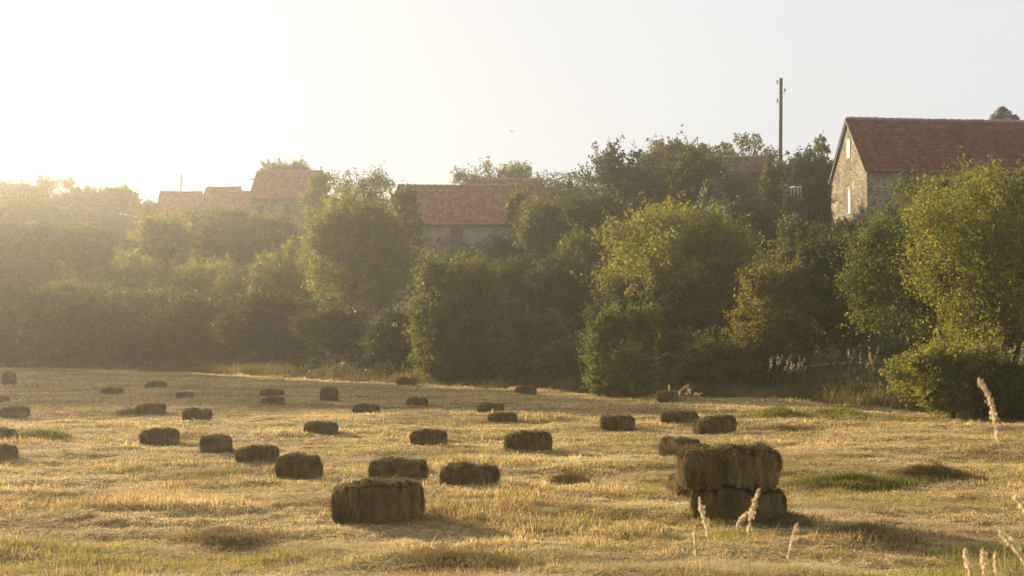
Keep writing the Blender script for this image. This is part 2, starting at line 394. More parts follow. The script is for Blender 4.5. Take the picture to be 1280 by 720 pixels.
# greener regrowth in patches, thicker to the right and along the ridges
VV = []; FF = []; AT = []; off = 0
X, Y = in_fan(330000, 9.5, 75)
g = noise(X, Y*1.7, 2.4, 51)*.5+noise(X, Y*1.6, .7, 52)*.5 + .10*sstep(-2, 8, X/Y*20)
for (mx, my, rx, ry, h) in MOUNDS:
    if h > .06: g = g+.35*np.exp(-((X-mx)/rx)**2-((Y-my)/(ry*1.2))**2)
keep = (Y < edge(X)+.5) & (rng.uniform(0, 1, len(X)) < .75*sstep(.5, .85, g)); X = X[keep]; Y = Y[keep]; g = g[keep]; n = len(X)
dd = np.hypot(X, Y)
V, Fc = blades(X, Y, terrain(X, Y), (.035+.09*sstep(.55, .95, g))*rng.uniform(.5, 1.3, n), np.maximum(.0035, dd*.0004), rng.uniform(.1, .8, n))
push(V, Fc, np.clip(rng.beta(2, 2, n)+.25-.45*sstep(.55, 1.0, g), 0, 1))
me = mesh_np('field_grass', np.concatenate(VV), np.concatenate(FF), M_GREEN, np.concatenate(AT))
tag(link('field_grass', me), 'olive green grass regrowing in patches between the stubble', 'grass', kind='stuff')

# rank dry grass along the foot of the thicket
X = rng.uniform(-36, 17, 70000); e = edge(X); Y = e + np.abs(rng.normal(0, 1.1, len(X))) - .5 - .8*rng.uniform(0, 1, len(X))**3
keep = (np.abs(X/Y) < .40) & (rng.uniform(0, 1, len(X)) < .25+noise(X, Y, 1.3, 61)); X = X[keep]; Y = Y[keep]; n = len(X)
gb = noise(X, Y, 2.0, 62)+.35*sstep(8, 11, X)
V, Fc = blades(X, Y, terrain(X, Y), (.2+.6*gb)*rng.uniform(.4, 1.2, n)*sstep(-1.6, .8, Y-edge(X)), rng.uniform(.012, .03, n), rng.uniform(.05, .6, n))
at1 = rng.beta(1.6, 3.4, n)*.9
me = mesh_np('tall_grass', V, Fc, M_DRY, at1)
tag(link('tall_grass', me), 'rank dry grass along the foot of the thicket', 'grass', kind='stuff')

# undergrowth covering the slope between the trees, and the added shade hill
n = 230000
X = rng.uniform(-80, 45, n); Y = edge(X)+.8+rng.uniform(0, 1, n)**1.2*75
keep = ((np.abs(X/Y) < .43) & (Y < 150)) | ((X/Y < -.40) & (Y > 60) & (Y < 115) & (X > -80) & (rng.uniform(0, 1, n) < .6))
X = X[keep]; Y = Y[keep]; n = len(X)
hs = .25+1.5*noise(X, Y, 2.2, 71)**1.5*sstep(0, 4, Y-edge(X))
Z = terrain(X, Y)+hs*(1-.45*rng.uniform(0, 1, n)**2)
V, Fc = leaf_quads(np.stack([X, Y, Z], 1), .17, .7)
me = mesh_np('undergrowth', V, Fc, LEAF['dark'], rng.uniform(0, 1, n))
tag(link('undergrowth', me), 'dark brambles and undergrowth covering the slope between the trees', 'undergrowth', kind='stuff')

# ------------------------------------------------------------------ trees
def crown_mesh(name, lobes, leaf, count, mats, r, airy=0.0, clump=.34, up=0.0, wr=.62):
    """lobes: (centre, radii). leaves gather in sprays over the lobes' shells and thinly inside"""
    C = np.array([l[0] for l in lobes]); Rd = np.array([l[1] for l in lobes])
    ar = (Rd[:, 0]*Rd[:, 2]); pr = ar/ar.sum()
    per = 34; nc = max(8, int(count/per))
    k = r.choice(len(lobes), nc, p=pr)
    u = unit(nc, r)
    rr = np.where(r.uniform(0, 1, nc) < .80, r.uniform(.78, 1.06, nc), r.uniform(.25, .8, nc))
    bump = 1+.16*(noise(u[:, 0]*3+k*7, u[:, 1]*3+u[:, 2]*2, .8, 5)-.5)
    cc = C[k]+u*Rd[k]*(rr*bump)[:, None]
    # leave some sprays out in patches: gaps where light gets through
    if airy > 0:
        g = noise(cc[:, 0]*1.1+cc[:, 1], cc[:, 2]*1.1, .75, 9)
        cc = cc[g > airy]
    cr = r.uniform(0, 1, len(cc)); ncc = len(cc)
    # each spray runs outwards and a little upwards, broad at its foot and thin at its tip
    cen = cc.mean(0); sd_ = cc-cen; sd_ /= np.linalg.norm(sd_, axis=1)[:, None]+1e-6
    sd_ = sd_*.8+r.normal(size=(ncc, 3))*.55+[[0, 0, .35]]; sd_ /= np.linalg.norm(sd_, axis=1)[:, None]
    ln = clump*r.gamma(3.0, .45, ncc)
    tt = r.uniform(-.35, 1, (ncc, per)); wid = clump*.42*(1.15-.8*np.clip(tt, 0, 1))*r.uniform(.6, 1.3, ncc)[:, None]
    P_ = (cc[:, None, :]+sd_[:, None, :]*(tt*ln[:, None])[:, :, None]+r.normal(size=(ncc, per, 3))*wid[:, :, None]).reshape(-1, 3)
    leaf = leaf*r.choice([.7, 1.0, 1.35], len(P_), p=[.35, .45, .2])
    att = np.clip(np.repeat(cr, per)*.55+r.uniform(0, .55, len(P_)), 0, 1)
    V, Fc = leaf_quads(P_, leaf, wr, up, r)
    return mesh_np(name, V, Fc, mats, att)
def trunk_mesh(name, base, lobes, r, thick):
    mb = MB(); b = Vector(base)
    C = [Vector(l[0]) for l in lobes]; cen = sum(C, Vector())/len(C)
    fork = b.lerp(cen, .45)+Vector((r.normal()*.12, r.normal()*.12, 0))
    mb.tube([b-Vector((0, 0, .25)), b.lerp(fork, .5)+Vector((r.normal()*.06, r.normal()*.06, 0)), fork], [thick*1.25, thick, thick*.8], 9)
    order = sorted(range(len(C)), key=lambda q: -lobes[q][1][0])[:14]
    for q in order:
        t = C[q]; mid = fork.lerp(t, .5)+Vector((r.normal()*.15, r.normal()*.15, .12))
        mb.tube([fork, mid, t], [thick*.55, thick*.36, thick*.16], 6)
        for _ in range(3):
            e2 = t+Vector([r.normal()*.6*lobes[q][1][a] for a in range(3)])
            mb.tube([mid, t.lerp(e2, .5)+Vector((0, 0, .05)), e2], [thick*.22, thick*.14, thick*.05], 5)
    return mb
def tree(name, cat, label, cx, yt, yb, hw, d, style='bush', leafc='olive', leaf=None, dens=1.0, seed=None, group=None, lean=0):
    """crown fills the band yt..yb (photo rows) at depth d; the trunk starts on the terrain under it"""
    seed = seed if seed is not None else int(cx*7+yt*13) & 0xffff
    r = np.random.default_rng(seed); rr_ = random.Random(seed)
    top = P(cx, yt, d); x = top.x; z0 = tz(x, d)
    w2 = hw/F*d; zt = top.z; zb = max(P(cx, yb, d).z, z0+(.05 if style in ('bush', 'dome', 'shoots', 'mushroom') else .5))
    if zb > zt-.4: zb = zt-.6
    H = zt-zb; cz = (zt+zb)/2
    dep = min(w2, max(H*.6, w2*.6))
    lobes = []
    leaf = leaf or max(.075, min(.20, d*.0020))
    if style == 'dome':
        lobes.append(((0, 0, cz-z0-H*.06), (w2*.9, dep*.9, H*.52)))
        for _ in range(26):
            a = rr_.uniform(0, 2*math.pi); q = rr_.uniform(-.45, .42)
            k = math.sqrt(max(.1, 1-(q*1.6)**2))*.66
            lobes.append(((math.cos(a)*w2*k, math.sin(a)*dep*k, cz-z0+q*H), (w2*rr_.uniform(.16, .30), dep*.28, H*rr_.uniform(.09, .17))))
    elif style == 'mushroom':
        lobes.append(((-w2*.1, 0, H*.40), (w2*.72, dep*.8, H*.48)))
        lobes += [((w2*.1, 0, H*.86), (w2*.68, dep*.6, H*.13)), ((w2*.55, 0, H*.84), (w2*.42, dep*.4, H*.14)), ((-w2*.45, 0, H*.78), (w2*.4, dep*.5, H*.16)),
                  ((-w2*.75, 0, H*.5), (w2*.3, dep*.4, H*.3)), ((-w2*.6, -.3, H*.2), (w2*.4, dep*.5, H*.25)), ((w2*.5, .1, H*.3), (w2*.4, dep*.4, H*.35))]
    elif style == 'shoots':
        for _ in range(16):
            a = rr_.uniform(-1, 1); hh_ = H*(rr_.uniform(.55, 1.0))*(1-.25*abs(a))
            lobes.append(((a*w2*.9, rr_.uniform(-.6, .6)*dep, zb-z0+hh_/2), (w2*rr_.uniform(.12, .22), w2*.2, hh_/2)))
    elif style == 'column':
        for q in range(7):
            t = (q+.5)/7; lobes.append(((rr_.uniform(-.15, .15)*w2, 0, zb-z0+t*H), (w2*(1-.55*abs(t-.4)), w2*.8, H*.13)))
    elif style == 'sapling':
        for q in range(9):
            t = rr_.uniform(.2, 1); lobes.append(((rr_.uniform(-1, 1)*w2*(1.1-t*.6), rr_.uniform(-.5, .5)*w2, zb-z0+t*H*.93), (w2*.2, w2*.2, H*.11)))
    else:
        nl = 44 if style in ('bush', 'tree') else 26
        for q in range(nl):
            # points spread over an egg-shaped envelope, wider low for bushes
            t = (q+.5)/nl; zz = -0.85+1.75*t
            prof = math.sqrt(max(.06, 1-min(1, abs(zz))**2.2))
            a = q*2.39996+rr_.uniform(-.5, .5)
            side = 1+.22*math.sin(2*a+seed)+.14*math.sin(3*a+zz*4+seed*.3)
            k = prof*rr_.uniform(.5, .98)*side
            rad_ = rr_.choice([.13, .18, .24, .34])
            lobes.append(((math.cos(a)*w2*k+lean*zz*w2, math.sin(a)*dep*k, cz-z0+zz*H/2*(1-rad_*.45)*rr_.uniform(.72, 1.0)), (w2*rad_, dep*rad_, H*rad_*.55)))
        if style != 'airy': lobes.append(((lean*.2*w2, 0, cz-z0), (w2*.60, dep*.6, H*.36)))
        else: lobes.append(((0, 0, cz-z0-H*.3), (w2*.5, dep*.5, H*.22)))
    area = sum(l[1][0]*l[1][2] for l in lobes)*math.pi*2.4
    dn = dens*(.62 if style == 'airy' else 1.0)
    count = int(min(95000, max(1500, 2.6*area*dn/(leaf*leaf*.31))))
    clump = max(.14, min(.40, w2*.17))
    airy = {'airy': .40, 'tree': .22, 'bush': .12}.get(style, 0)
    root = empty(name, (x, d, z0), 0, label=label, cat=cat, group=group)
    me = crown_mesh('crown', lobes, leaf, count, LEAF[leafc], r, airy, clump, .9 if style == 'shoots' else 0, .38 if style == 'shoots' else .62)
    link('crown' if style not in ('dome', 'bush', 'mushroom', 'shoots') else 'foliage', me, root)
    trunk_mesh('trunk', (0, 0, 0), lobes, r, max(.05, w2*.06)).build('trunk' if style not in ('dome', 'bush', 'mushroom', 'shoots') else 'stems', M_BARK, root, True)
    return root
GS = 'shrubs and bushes on the slope'; GT = 'trees on the hillside'
T = [
 # front row, right to left
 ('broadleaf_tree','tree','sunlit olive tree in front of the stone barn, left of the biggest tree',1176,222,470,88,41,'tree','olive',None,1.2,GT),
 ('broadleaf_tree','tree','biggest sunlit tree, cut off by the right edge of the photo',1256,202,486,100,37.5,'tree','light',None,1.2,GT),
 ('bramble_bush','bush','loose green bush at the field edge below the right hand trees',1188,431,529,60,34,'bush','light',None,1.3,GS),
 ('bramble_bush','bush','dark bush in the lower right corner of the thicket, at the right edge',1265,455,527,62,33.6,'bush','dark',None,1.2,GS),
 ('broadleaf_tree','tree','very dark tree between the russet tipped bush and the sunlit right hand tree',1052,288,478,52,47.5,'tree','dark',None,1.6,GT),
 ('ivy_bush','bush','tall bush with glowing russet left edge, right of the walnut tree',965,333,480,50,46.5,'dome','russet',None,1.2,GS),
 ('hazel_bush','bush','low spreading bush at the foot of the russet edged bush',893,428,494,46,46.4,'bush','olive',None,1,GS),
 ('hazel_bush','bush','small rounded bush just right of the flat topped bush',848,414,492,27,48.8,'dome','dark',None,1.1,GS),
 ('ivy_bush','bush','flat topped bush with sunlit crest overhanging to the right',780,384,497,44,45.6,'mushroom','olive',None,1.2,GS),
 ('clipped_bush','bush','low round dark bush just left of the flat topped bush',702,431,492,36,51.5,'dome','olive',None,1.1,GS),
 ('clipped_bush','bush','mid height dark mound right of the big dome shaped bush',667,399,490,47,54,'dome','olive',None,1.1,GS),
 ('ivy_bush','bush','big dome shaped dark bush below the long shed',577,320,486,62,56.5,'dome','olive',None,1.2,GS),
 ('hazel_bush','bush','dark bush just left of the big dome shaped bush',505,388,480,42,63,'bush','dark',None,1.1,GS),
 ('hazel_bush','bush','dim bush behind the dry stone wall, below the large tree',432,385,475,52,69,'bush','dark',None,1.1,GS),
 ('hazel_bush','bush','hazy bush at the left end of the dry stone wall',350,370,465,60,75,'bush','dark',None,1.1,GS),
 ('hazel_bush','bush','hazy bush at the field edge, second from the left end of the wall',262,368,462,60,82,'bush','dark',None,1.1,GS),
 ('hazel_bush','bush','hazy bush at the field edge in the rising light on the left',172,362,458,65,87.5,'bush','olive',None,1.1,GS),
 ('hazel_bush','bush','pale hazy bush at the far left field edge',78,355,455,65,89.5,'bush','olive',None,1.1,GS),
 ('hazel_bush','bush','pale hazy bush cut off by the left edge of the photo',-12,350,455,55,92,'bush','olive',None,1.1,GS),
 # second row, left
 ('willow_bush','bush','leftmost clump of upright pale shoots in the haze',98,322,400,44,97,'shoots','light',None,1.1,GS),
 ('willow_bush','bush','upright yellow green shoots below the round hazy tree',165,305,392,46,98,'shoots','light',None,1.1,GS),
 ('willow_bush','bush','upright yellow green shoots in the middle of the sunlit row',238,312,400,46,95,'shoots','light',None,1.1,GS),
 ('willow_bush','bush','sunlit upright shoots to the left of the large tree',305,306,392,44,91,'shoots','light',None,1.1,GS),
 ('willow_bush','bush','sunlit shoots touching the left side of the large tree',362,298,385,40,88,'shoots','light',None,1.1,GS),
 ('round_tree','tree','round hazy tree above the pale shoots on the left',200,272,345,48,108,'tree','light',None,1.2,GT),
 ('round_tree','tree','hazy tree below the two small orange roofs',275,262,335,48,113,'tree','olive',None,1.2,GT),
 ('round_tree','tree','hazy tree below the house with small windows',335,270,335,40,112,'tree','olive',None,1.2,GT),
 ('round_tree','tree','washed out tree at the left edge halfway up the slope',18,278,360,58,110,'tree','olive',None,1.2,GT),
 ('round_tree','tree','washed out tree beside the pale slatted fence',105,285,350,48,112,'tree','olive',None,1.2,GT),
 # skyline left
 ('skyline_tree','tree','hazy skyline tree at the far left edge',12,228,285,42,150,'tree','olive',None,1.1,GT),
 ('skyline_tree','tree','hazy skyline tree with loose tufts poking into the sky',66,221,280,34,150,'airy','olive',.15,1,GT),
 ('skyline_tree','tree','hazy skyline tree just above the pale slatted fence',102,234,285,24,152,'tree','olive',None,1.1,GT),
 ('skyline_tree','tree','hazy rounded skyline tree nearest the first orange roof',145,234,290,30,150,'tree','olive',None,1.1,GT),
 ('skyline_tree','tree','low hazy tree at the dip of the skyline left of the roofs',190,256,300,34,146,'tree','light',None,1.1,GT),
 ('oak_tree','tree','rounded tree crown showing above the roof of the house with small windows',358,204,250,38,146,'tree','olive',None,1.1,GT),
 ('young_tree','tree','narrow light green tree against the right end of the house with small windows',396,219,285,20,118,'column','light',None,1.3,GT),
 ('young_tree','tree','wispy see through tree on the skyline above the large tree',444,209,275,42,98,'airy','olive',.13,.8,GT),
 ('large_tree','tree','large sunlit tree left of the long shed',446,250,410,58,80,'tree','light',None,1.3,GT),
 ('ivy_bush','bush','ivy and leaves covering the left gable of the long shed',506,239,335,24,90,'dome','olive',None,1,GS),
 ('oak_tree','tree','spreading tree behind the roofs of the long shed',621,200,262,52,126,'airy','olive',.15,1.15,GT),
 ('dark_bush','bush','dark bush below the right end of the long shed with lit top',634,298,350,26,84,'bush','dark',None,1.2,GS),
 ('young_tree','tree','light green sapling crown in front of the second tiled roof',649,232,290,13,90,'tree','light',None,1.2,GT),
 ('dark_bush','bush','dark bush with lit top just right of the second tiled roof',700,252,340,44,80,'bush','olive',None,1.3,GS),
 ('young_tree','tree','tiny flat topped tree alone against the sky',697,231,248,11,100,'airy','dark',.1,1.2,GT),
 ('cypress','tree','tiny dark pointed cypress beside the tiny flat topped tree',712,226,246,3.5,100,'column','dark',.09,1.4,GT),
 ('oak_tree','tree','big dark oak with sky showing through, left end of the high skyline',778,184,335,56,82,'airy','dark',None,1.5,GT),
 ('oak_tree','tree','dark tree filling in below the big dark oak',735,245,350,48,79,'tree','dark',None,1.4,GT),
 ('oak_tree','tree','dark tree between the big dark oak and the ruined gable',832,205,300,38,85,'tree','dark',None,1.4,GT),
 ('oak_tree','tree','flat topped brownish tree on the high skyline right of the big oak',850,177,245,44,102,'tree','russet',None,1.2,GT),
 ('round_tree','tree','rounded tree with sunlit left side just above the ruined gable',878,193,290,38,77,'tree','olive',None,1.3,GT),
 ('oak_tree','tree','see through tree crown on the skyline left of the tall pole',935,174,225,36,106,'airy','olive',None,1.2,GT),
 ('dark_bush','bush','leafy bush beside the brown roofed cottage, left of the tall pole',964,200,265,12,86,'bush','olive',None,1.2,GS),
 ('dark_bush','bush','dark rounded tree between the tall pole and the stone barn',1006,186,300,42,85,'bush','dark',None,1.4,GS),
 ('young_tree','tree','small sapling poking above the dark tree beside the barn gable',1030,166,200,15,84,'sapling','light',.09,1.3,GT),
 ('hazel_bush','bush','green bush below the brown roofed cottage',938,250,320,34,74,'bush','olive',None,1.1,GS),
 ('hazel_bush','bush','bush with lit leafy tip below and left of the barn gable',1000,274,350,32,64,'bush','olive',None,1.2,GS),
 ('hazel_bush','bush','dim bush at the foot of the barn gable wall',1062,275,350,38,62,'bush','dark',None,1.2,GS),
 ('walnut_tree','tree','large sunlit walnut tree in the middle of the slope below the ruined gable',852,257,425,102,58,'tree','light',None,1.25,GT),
 ('dark_bush','bush','dark undergrowth bush between the big dome shaped bush and the walnut tree',715,330,425,56,64,'bush','dark',None,1.2,GS),
 ('dark_bush','bush','dark bush directly above the mid height dark mound',650,322,410,40,66,'bush','dark',None,1.2,GS),
 ('dark_bush','bush','sprawling bush with pale leaves above the dark undergrowth',735,290,360,38,71,'bush','olive',None,1.0,GS),
 ('hazel_bush','bush','dark bush beneath the left boughs of the walnut tree',800,350,440,50,56,'bush','dark',None,1.2,GS),
 ('hazel_bush','bush','dark bush beneath the right boughs of the walnut tree',900,350,450,48,55,'bush','dark',None,1.2,GS),
 ('hazel_bush','bush','dim bush beside the long wall of the stone barn',1120,262,340,34,58,'bush','olive',None,1.1,GS),
 ('hazel_bush','bush','sunlit leafy bush against the front wall of the stone barn',1205,222,300,44,62,'bush','olive',None,1.1,GS),
]
for (nm, cat, lab, cx, yt, yb, hw, d, st, lc, lf, dn, gp) in T:
    tree(nm, cat, lab, cx, yt, yb, hw, d, st, lc, lf, dn, None, gp)

# ------------------------------------------------------------------ buildings
def roof_slope(name, L, run, rise, mats, parent, side, over=.25, course=.30, tile=.24, seed=1, x_over=.15):
    """one pitched side made of overlapping courses of barrel tiles; local ridge at y=0, eave at y=side*run"""
    sl_ = math.hypot(run, rise); nco = max(4, int(round((sl_+over)/course))); nt_ = int(round((L+2*x_over)/tile))
    per = 4; nu = nt_*per+1
    u = np.linspace(-x_over, L+x_over, nu); wav = .022*np.sin(np.arange(nu)*2*np.pi/per)
    r = np.random.default_rng(seed)
    V = []; Fc = []; at = []; o = 0
    dirv = np.array([0, side*run/sl_, -rise/sl_]); nrm = np.array([0, side*rise/sl_, run/sl_])
    sag = -.05*np.sin(np.pi*np.clip(u/L, 0, 1))+.012*np.sin(u*2.1+seed)
    for c in range(nco):
        s0 = c*(sl_+over)/nco; s1 = (c+1)*(sl_+over)/nco+.03
        for s, lift in ((s0, .012), (s1, .045), (s1, .01)):
            jit = r.normal(0, .006, nu) if lift > .04 else 0
            p = np.zeros((nu, 3)); p[:, 0] = u; p += dirv*s; p += nrm*(lift+wav+.0)[:, None] if hasattr(wav, '__len__') else 0
            p[:, 2] += sag+jit; V.append(p)
        tv = np.repeat(r.uniform(0, 1, nt_), per)
        for k in range(2):
            b = o+k*nu+np.arange(nu-1)
            Fc.append(np.stack([b, b+1, b+nu+1, b+nu], 1)); at.append(tv)
        o += 3*nu
    me = mesh_np(name, np.concatenate(V), np.concatenate(Fc), mats, np.concatenate(at))
    return link(name, me, parent)
def house(name, label, p0, yaw, L, W, zb, ze, zr, wall_m, tile_m, cat='house', seed=1, group=None, openings=(), gopen=(), course=.30, chimney=None):
    """p0 front left eave corner (x,y); x axis along the front wall, y axis going back. heights absolute"""
    root = empty(name, (p0[0], p0[1], zb), yaw, label=label, cat=cat, group=group)
    e = ze-zb; rg = zr-zb; mb = MB()
    # front wall with true openings (list of x0,x1,z0,z1)
    def wall_open(ox, ops, length, axis, flip):
        xs = sorted({0, length} | {v for q in ops for v in q[:2]}); zs = sorted({0, e} | {v for q in ops for v in q[2:4]})
        for a, b in zip(xs, xs[1:]):
            for c, d in zip(zs, zs[1:]):
                if any(q[0] <= (a+b)/2 <= q[1] and q[2] <= (c+d)/2 <= q[3] for q in ops): continue
                if axis == 0: mb.add([(a, ox, c), (b, ox, c), (b, ox, d), (a, ox, d)], [(0, 1, 2, 3)])
                else: mb.add([(ox, a, c), (ox, b, c), (ox, b, d), (ox, a, d)], [(3, 2, 1, 0)])
        for q in ops:
            a, b, c, d = q[:4]; t = .28
            if axis == 0: mb.add([(a,0,c),(b,0,c),(b,0,d),(a,0,d),(a,t,c),(b,t,c),(b,t,d),(a,t,d)], [(0,3,7,4),(1,5,6,2),(0,4,5,1),(3,2,6,7)])
            else: mb.add([(0,a,c),(0,b,c),(0,b,d),(0,a,d),(t,a,c),(t,b,c),(t,b,d),(t,a,d)], [(0,4,7,3),(1,2,6,5),(0,1,5,4),(3,7,6,2)])
    wall_open(0, list(openings), L, 0, False)
    gl = [g for g in gopen if g[3] <= e]
    wall_open(0, gl, W, 1, False)
    mb.add([(0, 0, e), (0, W, e), (0, W/2, rg-.05)], [(0, 2, 1)])
    mb.add([(L, 0, 0), (L, W, 0), (L, W, e), (L, W/2, rg-.05), (L, 0, e)], [(0, 1, 2, 3, 4)])
    mb.add([(0, W, 0), (L, W, 0), (L, W, e), (0, W, e)], [(0, 3, 2, 1)])
    mb.build('wall', wall_m, root)
    for q in openings:
        a, b, c, d = q[:4]; kind = q[4]
        f = MB(); f.box((a, .16, c), (b, .20, d))
        w_ = f.build('door' if kind == 'door' else 'window', M_WOOD if kind == 'door' else M_DARKIN, root)
        f = MB()
        if kind == 'win':
            f.box((a+.003, .10, c), (a+.05, .157, d)); f.box((b-.05, .10, c), (b-.003, .157, d)); f.box(((a+b)/2-.02, .10, c), ((a+b)/2+.02, .157, d)); f.box((a-.05, -.05, c-.08), (b+.05, .09, c-.003))
            f.build('window_frame', M_WOOD, w_)
        else:
            f.box((a-.06, -.03, d+.003), (b+.06, .1, d+.16)); f.build('lintel', M_WOOD, w_)
    for q in gopen:
        a, b, c, d = q[:4]
        f = MB()
        if d <= e: f.box((.01, a, c), (.06, b, d))
        else: f.box((-.015, a, c), (.03, b, d))
        w_ = f.build('window', M_LIMEWASH, root)
        f = MB(); s = .09
        f.box((-.035, a-s, c-s), (.015 if d > e else -.002, b+s, c-.002)); f.box((-.035, a-s, d+.002), (.015 if d > e else -.002, b+s, d+s+.04))
        f.box((-.03, a-s, c), (.015 if d > e else -.002, a-.002, d)); f.box((-.03, b+.002, c), (.015 if d > e else -.002, b+s, d))
        f.build('window_frame', M_PLASTER, w_)
    run = W/2; rise = rg-e
    rf = empty('roof', (0, 0, 0)); rf.parent = root
    for s in (-1, 1):
        o = roof_slope('tile_slope', L, run, rise, tile_m, rf, s, seed=seed+s, course=course)
        o.location = (0, W/2, rg+.03)
    mb = MB(); nseg = int(L/.42)
    for k in range(nseg):
        x0 = -.12+k*(L+.24)/nseg; x1 = x0+(L+.24)/nseg+.04
        zz = rg+.055-.05*math.sin(math.pi*(k+.5)/nseg)+random.Random(k+seed).uniform(-.01, .015)
        mb.tube([(x0, W/2, zz), (x1, W/2, zz+.012)], [.10, .12], 8)
    mb.build('ridge_tiles', M_MORTAR, rf, True)
    mb = MB()
    for s in (-1, 1):      # eave boards, barge boards
        y = W/2+s*(run+.17); mb.box((-.1, y-.02, e-.19), (L+.1, y+.02, e-.10))
        for x in (-.13, L+.10):
            a = math.atan2(rise, run)
            M = Matrix.Translation((x, W/2, rg-.02)) @ Matrix.Rotation(-s*a, 4, 'X')
            ln = math.hypot(run, rise)+.22
            mb.box((0, min(0, s*ln), -.10), (.035, max(0, s*ln), -.002), 0, M)
    mb.build('eave_boards', M_WOOD, rf)
    if chimney:
        c = MB(); c.box((chimney-.3, W/2-.25, rg-.5), (chimney+.3, W/2+.25, rg+.7)); c.box((chimney-.36, W/2-.31, rg+.7), (chimney+.36, W/2+.31, rg+.8)); c.build('chimney', wall_m, rf, bevel=.02)
    return root
B0 = P(1085, 210, 75); 
house('stone_barn', 'long stone barn with dark red tiled roof on the hill at the right', (B0.x, B0.y), R(5.5), 15, 5.9, 6.6, B0.z, 13.85, M_STONE, M_TILE, 'barn', 3,
      openings=[(2.1, 3.1, 2.6, 3.7, 'win'), (8.0, 8.9, 2.6, 3.6, 'win')], gopen=[(2.62, 3.12, 2.1, 3.4), (2.65, 3.15, 5.15, 6.1)], course=.34)
S0 = P(528, 278, 94)
house('long_shed', 'long plastered shed with weathered orange roof in the middle of the hill', (S0.x-1.9, S0.y), R(-1), 8.1, 7.4, S0.z-4.2, S0.z, 12.25, M_PLASTER, M_TILE2, 'shed', 5,
      openings=[(3.75, 4.6, 1.7, 3.7, 'door'), (6.4, 6.85, 2.6, 3.25, 'win')], course=.36)
S1 = P(612, 262, 101)
house('tiled_house', 'second tiled house just behind the right end of the long shed', (S1.x-.5, S1.y), R(7), 4.6, 6.2, S1.z-3.5, S1.z, P(620, 224, 104).z, M_STONE2, M_TILE2, 'house', 7, group='houses of the village', course=.36)
S2 = P(655, 258, 108)
house('tiled_house', 'low orange roof sloping down to the right beside the thin pole', (S2.x-.8, S2.y), R(14), 3.0, 5.4, S2.z-3, S2.z, P(655, 234, 111).z, M_STONE2, M_TILE2, 'house', 9, group='houses of the village', course=.36)
H0 = P(312, 246, 128)
house('village_house', 'stone house with two small windows and a hazy pink roof', (H0.x, H0.y), R(-2), 5.9, 6.5, H0.z-4, H0.z, P(330, 215, 131.5).z, M_STONE, M_TILE2, 'house', 11, group='houses of the village',
      openings=[(.7, 1.2, 2.55, 3.25, 'win'), (3.1, 3.6, 2.55, 3.4, 'win')], course=.36)
H1 = P(196, 262, 142)
house('village_house', 'leftmost small house with a hazy orange roof', (H1.x, H1.y), R(6), 4.0, 4.6, H1.z-3, H1.z, P(210, 240, 144.5).z, M_STONE, M_TILE2, 'house', 13, group='houses of the village', course=.4)
H2 = P(249, 258, 140)
house('village_house', 'small house with uneven hazy orange roof, second from the left', (H2.x, H2.y), R(-6), 3.3, 4.6, H2.z-3, H2.z, P(262, 235, 142.5).z, M_STONE, M_TILE2, 'house', 15, group='houses of the village', course=.4)
H3 = P(280, 262, 137)
house('village_house', 'low hazy roof joining the house with two small windows on its left', (H3.x, H3.y), R(-2), 3.0, 4.6, H3.z-3, H3.z, P(290, 240, 139.5).z, M_STONE, M_TILE2, 'house', 17, group='houses of the village', course=.4)
C0 = P(914, 214, 90)
house('stone_cottage', 'brown roofed stone cottage half hidden left of the tall pole', (C0.x-.4, C0.y), R(-10), 2.7, 4.6, C0.z-3, C0.z, P(925, 196, 92).z, M_STONE4, M_TILE3, 'house', 19, group='houses of the village', course=.36)

# ruined walls: rubble built up of stepped stones over a solid wall
def ruin(name, label, outline, thick, d, px0, py0, seed, m):
    """outline in photo pixels relative to P; turned into metres at depth d, given thickness, edge broken by loose stones"""
    pts = [P(a, b, d) for a, b in outline]; base = P(px0, py0, d)
    mb = MB(); r = random.Random(seed)
    n = len(pts); loc = [(p.x-base.x, p.z-base.z) for p in pts]
    mb.add([(x, 0, z) for x, z in loc]+[(x, thick, z) for x, z in loc], [tuple(range(n))[::-1], tuple(range(n, 2*n))]+[(k, (k+1) % n, n+(k+1) % n, n+k) for k in range(n)])
    for (x0, z0), (x1, z1) in zip(loc, loc[1:]+loc[:1]):
        if min(z0, z1) < .4 and abs(z0-z1) < .2: continue
        ln = math.hypot(x1-x0, z1-z0); k = max(1, int(ln/.22))
        for q in range(k):
            t = (q+.5)/k; s = r.uniform(.06, .12)
            M = Matrix.Translation((x0+(x1-x0)*t, thick*r.uniform(.2, .8), z0+(z1-z0)*t)) @ Matrix.Rotation(r.uniform(-.3, .3), 4, 'Y')
            mb.box((-s, -thick*.4, -s*.6), (s, thick*.4, s*.6), 0, M)
    root = mb.build(name, m); root.location = base
    return root
o = ruin('ruined_wall', 'jagged stone ruin peeking over the ridge of the barn roof', [(1238, 170), (1243, 148), (1252, 135), (1257, 131), (1264, 136), (1268, 142), (1276, 144), (1278, 170)], .6, 86, 1258, 170, 2, M_STONE2)
tag(o, 'jagged stone ruin peeking over the ridge of the barn roof', 'ruin')
o = ruin('ruined_gable', 'pointed grey ruined gable standing above the walnut tree', [(873, 290), (876, 248), (884, 226), (892, 221), (901, 227), (909, 246), (915, 262), (918, 290)], .6, 73, 895, 290, 4, M_STONE4)
tag(o, 'pointed grey ruined gable standing above the walnut tree', 'ruin')
f = MB(); f.box((-.38, -.012, 1.75), (-.22, -.003, 2.25)); f.build('slit_window', M_DARKIN, o)

